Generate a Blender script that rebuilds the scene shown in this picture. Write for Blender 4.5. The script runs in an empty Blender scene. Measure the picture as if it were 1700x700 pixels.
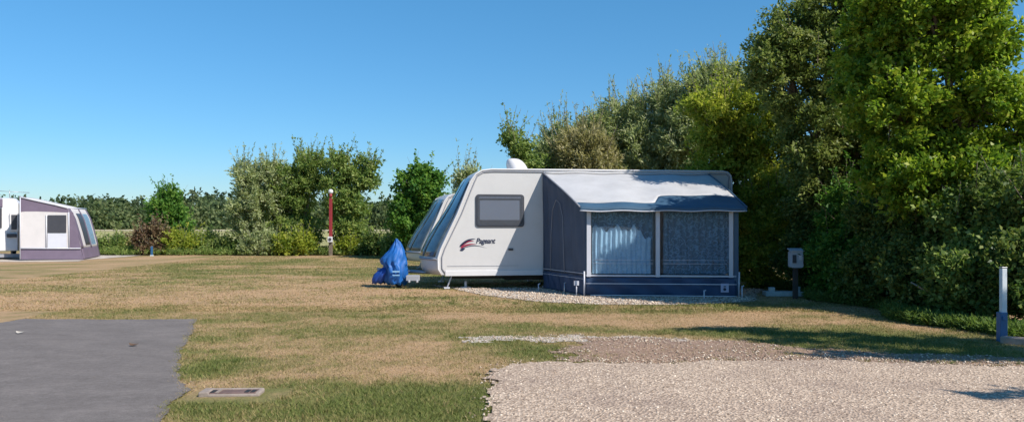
import bpy, bmesh, math, random
import numpy as np
from mathutils import Vector, Matrix

R = math.radians
rng = np.random.default_rng(7)
random.seed(7)
sc = bpy.context.scene
COL = sc.collection

# ------------------------------------------------------------ camera / light / exposure
EYE, F, HOR = 1.45, 1300.0, 372.0            # metres, focal length in photo pixels, horizon row
cam_d = bpy.data.cameras.new('camera')
cam = bpy.data.objects.new('camera', cam_d)
COL.objects.link(cam)
cam.location = (0, 0, EYE)
cam.rotation_euler = (R(90), 0, 0)
cam_d.sensor_width = 36
cam_d.lens = 36 * F / 1700
cam_d.shift_y = (HOR - 350) / 1700
cam_d.clip_start = 0.1
cam_d.clip_end = 8000
sc.camera = cam

SUN_AZ, SUN_EL = 52.0, 43.0                  # degrees right of "behind the camera", elevation
a, e = R(SUN_AZ), R(SUN_EL)
SUN = Vector((math.sin(a) * math.cos(e), -math.cos(a) * math.cos(e), math.sin(e)))   # towards the sun
ld = bpy.data.lights.new('sun', 'SUN')
ld.energy = 4.7
ld.angle = R(0.55)
ld.color = (1.0, 0.945, 0.86)
lo = bpy.data.objects.new('sun', ld)
COL.objects.link(lo)
lo.rotation_euler = (-SUN).to_track_quat('-Z', 'Y').to_euler()
world = bpy.data.worlds.new('World')
sc.world = world
world.use_nodes = True
wn = world.node_tree
wn.nodes.clear()
sky = wn.nodes.new('ShaderNodeTexSky')
sky.sky_type = 'NISHITA'
sky.sun_disc = False
sky.sun_elevation = R(SUN_EL)
sky.sun_rotation = math.atan2(SUN.x, SUN.y)
sky.air_density = 1.0
sky.dust_density = 0.0
sky.ozone_density = 2.0
hsv = wn.nodes.new('ShaderNodeHueSaturation')
hsv.inputs['Saturation'].default_value = 1.12
bg = wn.nodes.new('ShaderNodeBackground')
bg.inputs['Strength'].default_value = 0.108
wo = wn.nodes.new('ShaderNodeOutputWorld')
wn.links.new(sky.outputs[0], hsv.inputs['Color'])
mul = wn.nodes.new('ShaderNodeMix'); mul.data_type = 'RGBA'; mul.blend_type = 'MULTIPLY'
mul.inputs[0].default_value = 1.0; tcw = wn.nodes.new('ShaderNodeTexCoord'); sxyz = wn.nodes.new('ShaderNodeSeparateXYZ'); wn.links.new(tcw.outputs['Generated'], sxyz.inputs[0])
rmp = wn.nodes.new('ShaderNodeValToRGB'); wn.links.new(sxyz.outputs[2], rmp.inputs[0])
rmp.color_ramp.elements[0].position = 0.0; rmp.color_ramp.elements[0].color = (.46, .58, .80, 1)
rmp.color_ramp.elements[1].position = .30; rmp.color_ramp.elements[1].color = (.50, .92, 1.06, 1)
el_ = rmp.color_ramp.elements.new(.10); el_.color = (.43, .70, .92, 1)
wn.links.new(rmp.outputs[0], mul.inputs[7])
wn.links.new(hsv.outputs[0], mul.inputs[6])
wn.links.new(mul.outputs[2], bg.inputs[0])
wn.links.new(bg.outputs[0], wo.inputs[0])
sc.view_settings.view_transform = 'Standard'
sc.view_settings.look = 'None'
sc.view_settings.exposure = 0.33
sc.view_settings.gamma = 1.0
sc.view_settings.use_curve_mapping = False
sc.render.engine = 'CYCLES'
sc.cycles.max_bounces = 6
sc.cycles.transparent_max_bounces = 8

# ------------------------------------------------------------ helpers
def wx(px, Y): return (px - 850) / F * Y
def wz(py, Y): return EYE + (HOR - py) / F * Y
def G(px, py):
    Y = EYE * F / (py - HOR)
    return ((px - 850) / F * Y, Y)
def P(px, py, Y): return Vector((wx(px, Y), Y, wz(py, Y)))

def tag(o, label=None, cat=None, group=None, kind=None):
    if label: o['label'] = label
    if cat: o['category'] = cat
    if group: o['group'] = group
    if kind: o['kind'] = kind
    return o

def empty(name, loc, rz=0.0):
    o = bpy.data.objects.new(name, None)
    COL.objects.link(o)
    o.location = loc
    o.rotation_euler = (0, 0, rz)
    o.empty_display_size = 0.2
    return o

class MB:
    """Collects shapes and links them as ONE mesh object."""
    def __init__(self):
        self.v, self.f, self.sm = [], [], []
    def add(self, verts, faces, smooth=False):
        b = len(self.v)
        self.v += [tuple(p) for p in verts]
        for f in faces:
            self.f.append(tuple(i + b for i in f)); self.sm.append(smooth)
        return self
    def box(self, c, s, m=None):
        x, y, z = s[0] / 2, s[1] / 2, s[2] / 2
        vs = [Vector((i * x, j * y, k * z)) for i in (-1, 1) for j in (-1, 1) for k in (-1, 1)]
        if m is not None: vs = [m @ v for v in vs]
        vs = [v + Vector(c) for v in vs]
        return self.add(vs, [(0, 1, 3, 2), (4, 6, 7, 5), (0, 4, 5, 1), (2, 3, 7, 6), (0, 2, 6, 4), (1, 5, 7, 3)])
    def tube(self, pts, r, n=8, cap=True, smooth=True):
        pts = [Vector(p) for p in pts]
        if not hasattr(r, '__len__'): r = [r] * len(pts)
        vs = []
        up = None
        for i, p in enumerate(pts):
            d = (pts[min(i + 1, len(pts) - 1)] - pts[max(i - 1, 0)]).normalized()
            if up is None or abs(up.dot(d)) > .98:
                up = Vector((0, 0, 1)) if abs(d.z) < .9 else Vector((1, 0, 0))
            x = d.cross(up).normalized(); y = x.cross(d).normalized(); up = y
            for k in range(n):
                t = 2 * math.pi * k / n
                vs.append(p + (x * math.cos(t) + y * math.sin(t)) * r[i])
        fs = []
        for i in range(len(pts) - 1):
            for k in range(n):
                k2 = (k + 1) % n
                fs.append((i * n + k, i * n + k2, (i + 1) * n + k2, (i + 1) * n + k))
        self.add(vs, fs, smooth)
        if cap:
            b = len(self.v) - len(vs)
            self.f.append(tuple(b + k for k in range(n))[::-1]); self.sm.append(False)
            self.f.append(tuple(b + (len(pts) - 1) * n + k for k in range(n))); self.sm.append(False)
        return self
    def prism(self, poly, off):
        """closed polygon (3-D points) given thickness by vector off"""
        n = len(poly); off = Vector(off)
        vs = [Vector(p) for p in poly] + [Vector(p) + off for p in poly]
        fs = [tuple(range(n))[::-1], tuple(range(n, 2 * n))]
        fs += [(i, (i + 1) % n, n + (i + 1) % n, n + i) for i in range(n)]
        return self.add(vs, fs)
    def grid(self, fn, nu, nv, smooth=True):
        vs = [fn(i / nu, j / nv) for j in range(nv + 1) for i in range(nu + 1)]
        fs = [(j * (nu + 1) + i, j * (nu + 1) + i + 1, (j + 1) * (nu + 1) + i + 1, (j + 1) * (nu + 1) + i)
              for j in range(nv) for i in range(nu)]
        return self.add(vs, fs, smooth)
    def build(self, name, mat, parent=None, bevel=0.0, solid=0.0):
        me = bpy.data.meshes.new(name)
        me.from_pydata(self.v, [], self.f)
        me.polygons.foreach_set('use_smooth', self.sm)
        bm = bmesh.new(); bm.from_mesh(me)
        bmesh.ops.recalc_face_normals(bm, faces=bm.faces)
        bm.to_mesh(me); bm.free()
        me.materials.append(mat)
        o = bpy.data.objects.new(name, me)
        COL.objects.link(o)
        if parent: o.parent = parent
        if solid:
            s = o.modifiers.new('solid', 'SOLIDIFY'); s.thickness = solid; s.offset = 0
        if bevel:
            b = o.modifiers.new('bevel', 'BEVEL'); b.width = bevel; b.segments = 2; b.limit_method = 'ANGLE'
        return o

def np_mesh(name, V, Fc, mat, parent=None, attrs=None, smooth=False):
    """numpy verts (N,3), faces (M,k) -> object; attrs: dict name -> per-vertex floats"""
    me = bpy.data.meshes.new(name)
    k = Fc.shape[1]
    me.vertices.add(len(V)); me.vertices.foreach_set('co', V.astype(np.float32).ravel())
    me.loops.add(Fc.size); me.loops.foreach_set('vertex_index', Fc.astype(np.int32).ravel())
    me.polygons.add(len(Fc))
    me.polygons.foreach_set('loop_start', np.arange(0, Fc.size, k, dtype=np.int32))
    if smooth: me.polygons.foreach_set('use_smooth', np.ones(len(Fc), bool))
    for an, av in (attrs or {}).items():
        at = me.attributes.new(an, 'FLOAT', 'POINT'); at.data.foreach_set('value', av.astype(np.float32))
    me.update(calc_edges=True)
    me.materials.append(mat)
    o = bpy.data.objects.new(name, me); COL.objects.link(o)
    if parent: o.parent = parent
    return o

# value noise
_T = rng.random((256, 256))
def vnoise(x, y):
    xi = np.floor(x).astype(int); yi = np.floor(y).astype(int)
    fx = x - xi; fy = y - yi
    fx = fx * fx * (3 - 2 * fx); fy = fy * fy * (3 - 2 * fy)
    g = lambda i, j: _T[(i) & 255, (j) & 255]
    return (g(xi, yi) * (1 - fx) + g(xi + 1, yi) * fx) * (1 - fy) + (g(xi, yi + 1) * (1 - fx) + g(xi + 1, yi + 1) * fx) * fy
def fbm(x, y, o=4, s=1.0):
    r = 0; am = 1; t = 0
    for i in range(o):
        r = r + am * vnoise(x * s + 17.3 * i, y * s + 9.1 * i); t += am; am *= .55; s *= 2.03
    return r / t

# ------------------------------------------------------------ materials
def nmat(name):
    m = bpy.data.materials.new(name); m.use_nodes = True
    nt = m.node_tree
    return m, nt, nt.nodes['Principled BSDF']
def N(nt, t, **kw):
    n = nt.nodes.new(t)
    for k, v in kw.items():
        if k.startswith('in_'): n.inputs[k[3:].replace('_', ' ')].default_value = v
        else: setattr(n, k, v)
    return n
def ramp(nt, fac, stops):
    r = nt.nodes.new('ShaderNodeValToRGB')
    el = r.color_ramp.elements
    while len(el) < len(stops): el.new(0.5)
    for q, (p, c) in zip(el, stops):
        q.position = p; q.color = (*c, 1) if len(c) == 3 else c
    nt.links.new(fac, r.inputs[0])
    return r.outputs[0]
def mixc(nt, fac, a, b, mode='MIX'):
    m = nt.nodes.new('ShaderNodeMix'); m.data_type = 'RGBA'; m.blend_type = mode
    if isinstance(fac, (int, float)): m.inputs[0].default_value = fac
    else: nt.links.new(fac, m.inputs[0])
    for i, c in ((6, a), (7, b)):
        if isinstance(c, tuple): m.inputs[i].default_value = (*c, 1)
        else: nt.links.new(c, m.inputs[i])
    return m.outputs[2]
def noise(nt, scale, detail=4, rough=.6, coord='Object', stretch=None):
    tc = nt.nodes.new('ShaderNodeTexCoord')
    out = tc.outputs[coord]
    if stretch:
        mp = nt.nodes.new('ShaderNodeMapping'); mp.inputs['Scale'].default_value = stretch
        nt.links.new(out, mp.inputs[0]); out = mp.outputs[0]
    n = nt.nodes.new('ShaderNodeTexNoise')
    n.inputs['Scale'].default_value = scale; n.inputs['Detail'].default_value = detail
    n.inputs['Roughness'].default_value = rough
    nt.links.new(out, n.inputs['Vector'])
    return n.outputs['Fac']
def bump(nt, b, h, strength=.3, dist=.01):
    n = nt.nodes.new('ShaderNodeBump'); n.inputs['Strength'].default_value = strength
    n.inputs['Distance'].default_value = dist
    nt.links.new(h, n.inputs['Height']); nt.links.new(n.outputs[0], b.inputs['Normal'])

def plain(name, col, rough=.5, metal=0.0, var=.12, scale=3.0, bmp=0.0, bscale=40, coat=0.0, dirt=0.0, spec=.5, trans=0.0):
    m, nt, b = nmat(name)
    f = noise(nt, scale, 5, .65)
    c0 = tuple(max(0, c * (1 - var)) for c in col); c1 = tuple(min(1, c * (1 + var)) for c in col)
    c = ramp(nt, f, [(.3, c0), (.7, c1)])
    if dirt:
        f2 = noise(nt, 1.3, 8, .75)
        fr = ramp(nt, f2, [(.45, (0, 0, 0)), (.75, (1, 1, 1))])
        mm = N(nt, 'ShaderNodeMath', operation='MULTIPLY'); mm.inputs[1].default_value = dirt
        nt.links.new(fr, mm.inputs[0])
        c = mixc(nt, mm.outputs[0], c, (.16, .14, .11))
    nt.links.new(c, b.inputs['Base Color'])
    b.inputs['Roughness'].default_value = rough; b.inputs['Metallic'].default_value = metal
    b.inputs['Coat Weight'].default_value = coat
    b.inputs['Specular IOR Level'].default_value = spec
    if bmp: bump(nt, b, noise(nt, bscale, 4, .6), bmp, .01)
    if trans:
        out = nt.nodes['Material Output']
        t = nt.nodes.new('ShaderNodeBsdfTranslucent'); nt.links.new(c, t.inputs[0])
        ms = nt.nodes.new('ShaderNodeMixShader'); ms.inputs[0].default_value = trans
        nt.links.new(b.outputs[0], ms.inputs[1]); nt.links.new(t.outputs[0], ms.inputs[2])
        nt.links.new(ms.outputs[0], out.inputs[0])
    return m

def glass(name, tint, clear=.6, rough=.05):
    m = bpy.data.materials.new(name); m.use_nodes = True
    nt = m.node_tree; out = nt.nodes['Material Output']; b = nt.nodes['Principled BSDF']
    b.inputs['Base Color'].default_value = (*[c * .3 for c in tint], 1)
    b.inputs['Roughness'].default_value = rough
    t = nt.nodes.new('ShaderNodeBsdfTransparent'); t.inputs[0].default_value = (*tint, 1)
    ms = nt.nodes.new('ShaderNodeMixShader'); ms.inputs[0].default_value = clear
    nt.links.new(b.outputs[0], ms.inputs[1]); nt.links.new(t.outputs[0], ms.inputs[2])
    nt.links.new(ms.outputs[0], out.inputs[0])
    f = noise(nt, 2.5, 3, .5); bump(nt, b, f, .25, .03)
    return m

def leafmat(name, c_dark, c_mid, c_light, trans=.35, rough=.5):
    m, nt, b = nmat(name)
    at = N(nt, 'ShaderNodeAttribute', attribute_name='tint')
    c = ramp(nt, at.outputs['Fac'], [(0.0, c_dark), (.5, c_mid), (1.0, c_light)])
    nt.links.new(c, b.inputs['Base Color'])
    b.inputs['Roughness'].default_value = rough
    b.inputs['Specular IOR Level'].default_value = .2
    t = nt.nodes.new('ShaderNodeBsdfTranslucent')
    c2 = mixc(nt, .5, c, (.9, 1.0, .25), 'MULTIPLY')
    nt.links.new(c2, t.inputs[0])
    ms = nt.nodes.new('ShaderNodeMixShader'); ms.inputs[0].default_value = trans
    out = nt.nodes['Material Output']
    nt.links.new(b.outputs[0], ms.inputs[1]); nt.links.new(t.outputs[0], ms.inputs[2])
    nt.links.new(ms.outputs[0], out.inputs[0])
    return m

M = {}
M['bark'] = plain('bark', (.17, .13, .095), .9, var=.4, scale=9, bmp=.5, bscale=30)
M['bark_pale'] = plain('bark_pale', (.26, .22, .17), .9, var=.35, scale=9, bmp=.5, bscale=30)
M['leaf_bright'] = leafmat('leaf_bright', (0.096, 0.192, 0.029), (0.241, 0.356, 0.034), (0.520, 0.560, 0.080), .56, .38)
M['leaf_yellow'] = leafmat('leaf_yellow', (0.160, 0.240, 0.035), (0.380, 0.437, 0.057), (0.600, 0.580, 0.110), .56, .40)
M['leaf_olive'] = leafmat('leaf_olive', (.09, .135, .035), (.20, .26, .065), (.40, .42, .15), .46, .42)
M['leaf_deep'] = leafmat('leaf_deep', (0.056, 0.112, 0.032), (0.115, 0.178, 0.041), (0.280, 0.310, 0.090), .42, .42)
M['leaf_grey'] = leafmat('leaf_grey', (0.208, 0.264, 0.113), (0.393, 0.448, 0.203), (0.614, 0.625, 0.378), .48, .55)
M['leaf_rust'] = leafmat('leaf_rust', (0.161, 0.149, 0.063), (0.391, 0.356, 0.161), (0.598, 0.529, 0.310), .45, .55)
M['leaf_mid'] = leafmat('leaf_mid', (0.097, 0.176, 0.046), (0.228, 0.316, 0.076), (0.418, 0.473, 0.154), .48)
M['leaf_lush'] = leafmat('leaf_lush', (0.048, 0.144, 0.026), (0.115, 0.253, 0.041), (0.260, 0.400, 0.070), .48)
M['leaf_red'] = leafmat('leaf_red', (.09, .05, .032), (.18, .11, .065), (.27, .24, .11), .35)
M['leaf_far'] = leafmat('leaf_far', (.03, .055, .025), (.065, .10, .045), (.14, .165, .08), .25, .7)
M['leaf_copse'] = leafmat('leaf_copse', (.035, .06, .025), (.085, .125, .045), (.17, .20, .085), .3, .7)
M['straw'] = leafmat('straw', (.12, .12, .04), (.26, .22, .09), (.40, .33, .16), .3)

# ------------------------------------------------------------ ground
def height(x, y):
    return (fbm(x, y, 3, .22) - .5) * .05

# patch layout in world metres (x, y, rx, ry, amount); positive greener
def blob(px, py, wpx, hpx, amt):
    x, y = G(px, py); y1 = G(px, py - hpx)[1]; y2 = G(px, py + hpx)[1]
    return (x, y, wpx / F * y, (y1 - y2) / 2, amt)
BL = [blob(600, 668, 300, 28, .50), blob(400, 690, 160, 20, .40), blob(880, 588, 70, 20, .60), blob(1150, 550, 330, 7, .55),
      blob(1500, 570, 180, 13, .60), blob(1350, 560, 160, 8, .4), blob(350, 605, 50, 22, .45), blob(420, 452, 160, 8, .35),
      blob(720, 476, 120, 6, .30), blob(1000, 512, 250, 5, .10), blob(250, 500, 270, 22, -.30),
      blob(480, 500, 160, 14, -.2), blob(620, 600, 170, 28, -.22), blob(600, 505, 120, 9, -.2), blob(950, 590, 60, 12, .35),
      blob(1600, 590, 90, 14, .4), blob(640, 455, 60, 8, .15), blob(80, 455, 150, 8, .15), blob(960, 523, 230, 4, -.25), blob(1350, 520, 130, 7, -.10)]
def greenness(x, y):
    g = .36 + (fbm(x, y, 5, .35) - .5) * 1.05 + (fbm(x * .6, y, 4, 1.7) - .5) * .95 + (vnoise(x * 9, y * 6) - .5) * .3
    for cx, cy, rx, ry, am in BL:
        d = ((x - cx) / rx) ** 2 + ((y - cy) / ry) ** 2
        g = g + am * np.exp(-d * .8)
    return np.clip(g + .04, 0, 1)

def axis(dense0, dense1, step, far0, far1):
    out = list(np.arange(dense0, dense1 + 1e-6, step))
    a = []; v = dense0; s = step
    while v > far0: s *= 1.35; v -= s; a.append(max(v, far0))
    b = []; v = out[-1]; s = step
    while v < far1: s *= 1.35; v += s; b.append(min(v, far1))
    return np.array(a[::-1] + out + b)
xs = axis(-13, 9, .11, -3500, 3500); ys = axis(4.5, 26, .09, -300, 6500)
X, Yg = np.meshgrid(xs, ys)
near = np.clip(1 - (np.hypot(X, Yg - 15) - 30) / 20, 0, 1)
Zg = height(X, Yg) * near
V = np.stack([X.ravel(), Yg.ravel(), Zg.ravel()], 1)
nx, ny = len(xs), len(ys)
ii, jj = np.meshgrid(np.arange(nx - 1), np.arange(ny - 1))
q = (jj * nx + ii).ravel()
FQ = np.stack([q, q + 1, q + 1 + nx, q + nx], 1)
m, nt, b = nmat('lawn')
at = N(nt, 'ShaderNodeAttribute', attribute_name='green')
fn = noise(nt, 7, 8, .75); fn2 = noise(nt, 60, 4, .7)
ad = N(nt, 'ShaderNodeMath', operation='MULTIPLY_ADD'); ad.inputs[1].default_value = .55
nt.links.new(fn, ad.inputs[0]); nt.links.new(at.outputs['Fac'], ad.inputs[2])
sb = N(nt, 'ShaderNodeMath', operation='SUBTRACT'); sb.inputs[1].default_value = .275
nt.links.new(ad.outputs[0], sb.inputs[0])
cg = ramp(nt, sb.outputs[0], [(.10, (.47, .31, .18)), (.34, (.37, .26, .135)), (.60, (.22, .20, .075)), (.9, (.135, .155, .045))])
cs = ramp(nt, fn2, [(.3, (.38, .36, .34)), (.52, (1, 1, 1)), (.72, (1.4, 1.32, 1.2))])
cg = mixc(nt, .8, cg, cs, 'MULTIPLY')
nt.links.new(cg, b.inputs['Base Color']); b.inputs['Roughness'].default_value = .95
b.inputs['Specular IOR Level'].default_value = .15
bump(nt, b, fn2, .6, .03)
M['lawn'] = m
ground = np_mesh('lawn_ground', V, FQ, M['lawn'], attrs={'green': greenness(V[:, 0], V[:, 1])}, smooth=True)
tag(ground, 'wide dry patchy lawn of tan and green grass', None, kind='structure')

def in_poly(x, y, poly):
    ins = np.zeros(x.shape, bool); n = len(poly)
    for i in range(n):
        x1, y1 = poly[i]; x2, y2 = poly[(i + 1) % n]
        c = ((y1 > y) != (y2 > y)) & (x < (x2 - x1) * (y - y1) / ((y2 - y1) + 1e-12) + x1)
        ins ^= c
    return ins
def pmask(poly, amp, sc_, seed):
    def f(x, y):
        x = x + (vnoise(x * 17, y * 13) - .5) * amp * .45; y = y + (vnoise(x * 15 + 9, y * 14) - .5) * amp * .35
        dx = (fbm(x + seed, y, 4, sc_) - .5) * amp; dy = (fbm(x, y + seed + 31, 4, sc_) - .5) * amp
        return in_poly(x + dx, y + dy, poly)
    return f
def sheet(name, poly, mat, cell, lift, amp, nsc, seed, label, attrs=None):
    px = [p[0] for p in poly]; py = [p[1] for p in poly]
    gx = np.arange(min(px) - amp, max(px) + amp, cell); gy = np.arange(min(py) - amp, max(py) + amp, cell)
    XX, YY = np.meshgrid(gx, gy)
    f = pmask(poly, amp, nsc, seed)
    V = np.stack([XX.ravel(), YY.ravel(), (height(XX, YY) + lift).ravel()], 1)
    n = len(gx); i, j = np.meshgrid(np.arange(len(gx) - 1), np.arange(len(gy) - 1))
    keep = f(gx[i] + cell / 2, gy[j] + cell / 2)
    q = (j * n + i)[keep].ravel()
    Fq = np.stack([q, q + 1, q + 1 + n, q + n], 1)
    used = np.unique(Fq); remap = np.zeros(len(V), int); remap[used] = np.arange(len(used))
    o = np_mesh(name, V[used], remap[Fq], mat, smooth=True)
    tag(o, label, None, kind='structure')
    return f

# asphalt
m, nt, b = nmat('asphalt')
f1 = noise(nt, 1.6, 9, .75, stretch=(1, 1.6, 1)); f2 = noise(nt, 75, 5, .8)
c = ramp(nt, f1, [(.3, (.150, .130, .120)), (.5, (.185, .161, .148)), (.72, (.235, .204, .187))])
c = mixc(nt, .5, c, ramp(nt, noise(nt, 16, 6, .8), [(.35, (.7, .7, .7)), (.65, (1.25, 1.25, 1.25))]), 'MULTIPLY')
c = mixc(nt, .7, c, ramp(nt, f2, [(.3, (.55, .55, .55)), (.7, (1.35, 1.35, 1.35))]), 'MULTIPLY')
nt.links.new(c, b.inputs['Base Color']); b.inputs['Roughness'].default_value = .93
b.inputs['Specular IOR Level'].default_value = .2
bump(nt, b, f2, .5, .01)
M['asphalt'] = m
AS = [G(-30, 541), G(40, 531), G(324, 530), G(322, 548), G(300, 585), G(292, 606), G(302, 628), G(312, 650), G(285, 672), G(262, 705), G(230, 780), G(-300, 780), G(-260, 560)]
as_mask = sheet('asphalt_pad', AS, M['asphalt'], .025, .012, .10, 2.6, 3, 'grey asphalt pitch in the left foreground with ragged turf edge')

# gravel
def gravelmat(name, dark, light):
    m, nt, b = nmat(name)
    tc = N(nt, 'ShaderNodeTexCoord')
    vo = N(nt, 'ShaderNodeTexVoronoi'); vo.inputs['Scale'].default_value = 46
    nt.links.new(tc.outputs['Object'], vo.inputs['Vector'])
    sp = N(nt, 'ShaderNodeSeparateColor'); nt.links.new(vo.outputs['Color'], sp.inputs[0])
    c = ramp(nt, sp.outputs[0], [(0, dark), (.5, tuple((p + q) / 2 for p, q in zip(dark, light))), (1, light)])
    f = noise(nt, .9, 5, .6)
    c = mixc(nt, ramp(nt, f, [(.45, (0, 0, 0)), (.7, (.55, .55, .55))]), c, (.26, .18, .14))
    nt.links.new(c, b.inputs['Base Color']); b.inputs['Roughness'].default_value = .9
    bump(nt, b, vo.outputs['Distance'], .9, .012)
    return m
M['gravel'] = gravelmat('gravel', (.28, .195, .135), (.64, .49, .365))
M['gravel_dirt'] = gravelmat('gravel_dirt', (.20, .12, .08), (.42, .28, .195))
M['gravel_pale'] = gravelmat('gravel_pale', (.42, .36, .30), (.66, .58, .50))
# main pad
GP = [G(806, 662), G(818, 632), G(850, 612), G(900, 603), G(1020, 604), G(1200, 602), G(1400, 600), G(1560, 606), G(1760, 612), G(1960, 640), G(1960, 790), G(740, 790), G(812, 705)]
gp_mask = sheet('gravel_pad', GP, M['gravel'], .03, .020, .34, 1.6, 11, 'pale stony gravel pitch in the right foreground')
# worn earthy strip behind the pad with stones showing through
GS = [G(935, 577), G(1010, 563), G(1180, 563), G(1330, 575), G(1480, 590), G(1640, 592), G(1760, 600), G(1900, 640), G(1560, 614), G(1300, 609), G(1080, 606), G(985, 600), G(920, 590)]
gs_mask = sheet('gravel_verge', GS, M['gravel_dirt'], .03, .008, .75, 1.8, 23, 'worn earthy gravel verge behind the pitch')
GV = [G(770, 560), G(900, 557), G(1080, 559), G(1200, 566), G(1060, 571), G(900, 566), G(800, 568)]
gv_mask = sheet('gravel_trail', GV, M['gravel_pale'], .03, .006, .60, 2.4, 41, 'thin trail of pale stones through the grass')
# caravan pad
GC = [G(706, 472), G(738, 476), G(800, 490), G(890, 500), G(980, 505), G(1120, 505), G(1200, 503), G(1250, 499), (5.6, 17.6), (-1.6, 17.9)]
gc_mask = sheet('caravan_hardstanding', GC, M['gravel_pale'], .06, .010, .12, 1.6, 57, 'pale gravel hardstanding under the large caravan')
GL = [G(-160, 434), G(130, 434), G(140, 431), (-17.2, 37), (-25, 37)]
sheet('far_hardstanding', GL, M['gravel_pale'], .1, .010, .05, 1.6, 77, 'pale pad under the far left caravan')

# stones
def stones(name, masks, n, box, smin, smax, mat, label, cond=None, lift=.015):
    x = rng.uniform(box[0], box[1], n); y = box[2] + (box[3] - box[2]) * rng.random(n) ** 1.15
    k = np.zeros(n, bool)
    for mk, pr in masks: k |= mk(x, y) & (rng.random(n) < pr)
    x = x[k]; y = y[k]; n = len(x)
    s = smin + (smax - smin) * rng.random(n) ** 2.2
    T = np.array([(1, 0, 0), (-1, 0, 0), (0, 1, 0), (0, -1, 0), (0, 0, .62), (0, 0, -.4)])
    FT = np.array([(0, 2, 4), (2, 1, 4), (1, 3, 4), (3, 0, 4), (2, 0, 5), (1, 2, 5), (3, 1, 5), (0, 3, 5)])
    vv = T[None] * (1 + rng.uniform(-.35, .35, (n, 6, 1))) + rng.uniform(-.3, .3, (n, 6, 3))
    an = rng.uniform(0, 6.28, n); c, s_ = np.cos(an)[:, None], np.sin(an)[:, None]
    xx = vv[..., 0] * c - vv[..., 1] * s_; yy = vv[..., 0] * s_ + vv[..., 1] * c
    vv = np.stack([xx, yy, vv[..., 2]], 2) * (s[:, None, None])
    z = height(x, y) + lift
    vv += np.stack([x, y, z], 1)[:, None]
    Fs = (np.arange(n)[:, None, None] * 6 + FT[None]).reshape(-1, 3)
    tint = np.repeat(rng.random(n), 6)
    o = np_mesh(name, vv.reshape(-1, 3), Fs, mat, attrs={'tint': tint})
    tag(o, label, None, kind='stuff')
m, nt, b = nmat('pebble')
at = N(nt, 'ShaderNodeAttribute', attribute_name='tint')
c = ramp(nt, at.outputs['Fac'], [(0, (.15, .105, .075)), (.3, (.40, .29, .205)), (.65, (.60, .465, .345)), (1, (.80, .68, .54))])
nt.links.new(c, b.inputs['Base Color']); b.inputs['Roughness'].default_value = .85
M['pebble'] = m
stones('gravel_stones', [(gp_mask, .95), (gs_mask, .13), (lambda x, y: gs_mask(x, y) & gp_mask(x, y - .35), .35), (gv_mask, .35), (lambda x, y: gp_mask(x + .15, y - .1) | gp_mask(x, y - .25), .10)], 95000, (-1.2, 7.2, 5.0, 10.6), .005, .017, M['pebble'], 'loose pale stones scattered over the foreground gravel')
stones('hardstanding_stones', [(gc_mask, .9)], 16000, (-2.5, 6, 14.2, 18.5), .012, .028, M['pebble'], 'loose pale stones on the gravel under the caravan')

# grass blades
def blades(name, n, box, hmin, hmax, w, label):
    x = rng.uniform(box[0], box[1], n); y = box[2] + (box[3] - box[2]) * rng.random(n) ** 1.5
    k = (np.abs(x) < y * .68 + .4)
    inp = gp_mask(x, y) | gc_mask(x, y) | (as_mask(x, y) & as_mask(x + .05, y + .04) & as_mask(x + .03, y - .03))
    k &= (~inp) | ((rng.random(n) < .012) & ~as_mask(x, y))
    k &= ~((gs_mask(x, y) | gv_mask(x, y)) & (rng.random(n) < .55))
    # keep the drain clear
    k &= ~((np.abs(x + 2.33) < .42) & (np.abs(y - 6.62) < .28))
    x = x[k]; y = y[k]; n = len(x)
    g = greenness(x, y)
    h = (hmin + (hmax - hmin) * rng.random(n)) * (.45 + .8 * g)
    an = rng.uniform(0, 6.28, n); ln = rng.uniform(.2, 1.6, n) * h; la = rng.uniform(0, 6.28, n)
    dx, dy = np.cos(an) * w, np.sin(an) * w
    z = height(x, y)
    v0 = np.stack([x - dx, y - dy, z], 1); v1 = np.stack([x + dx, y + dy, z], 1)
    v2 = np.stack([x + np.cos(la) * ln, y + np.sin(la) * ln, z + h], 1)
    VV = np.stack([v0, v1, v2], 1).reshape(-1, 3)
    tt = np.clip(g + rng.normal(0, .24, n), 0, 1)
    o = np_mesh(name, VV, np.arange(3 * n).reshape(-1, 3), M['blade'], attrs={'tint': np.repeat(tt, 3)})
    tag(o, label, None, kind='stuff')
M['blade'] = leafmat('blade', (.52, .35, .20), (.30, .25, .10), (.15, .18, .045), .25, .7)
blades('grass', 300000, (-7.5, 6.6, 5.2, 14), .012, .038, .0042, 'short dry mown grass blades over the near lawn')
blades('far_grass', 160000, (-13, 7, 13, 36), .014, .045, .010, 'short grass blades over the far lawn')

M['grit'] = plain('grit', (.30, .23, .17), .9, var=.5, scale=20)
# tufts of longer grass and weeds
nc = 1500
cx_ = rng.uniform(-8, 6.4, nc); cy_ = 5.3 + 12 * rng.random(nc) ** 1.3
kk = (greenness(cx_, cy_) > .42) & ~gp_mask(cx_, cy_) & ~as_mask(cx_, cy_) & ~gc_mask(cx_, cy_)
edge = (gp_mask(cx_ + .12, cy_) | gp_mask(cx_, cy_ - .15) | as_mask(cx_ - .10, cy_)) & ~gp_mask(cx_, cy_) & ~as_mask(cx_, cy_)
kk = (kk & (rng.random(nc) < .6)) | edge
kk &= ~((np.abs(cx_ + 2.33) < .40) & (np.abs(cy_ - 6.62) < .26))
cx_, cy_ = cx_[kk], cy_[kk]; nb = 26
bx_ = np.repeat(cx_, nb) + rng.normal(0, .035, len(cx_) * nb); by_ = np.repeat(cy_, nb) + rng.normal(0, .03, len(cx_) * nb)
nn_ = len(bx_); hh = np.repeat(rng.uniform(.025, .065, len(cx_)), nb) * rng.uniform(.5, 1.2, nn_)
an = rng.uniform(0, 6.28, nn_); la = rng.uniform(0, 6.28, nn_); zz = height(bx_, by_)
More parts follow.
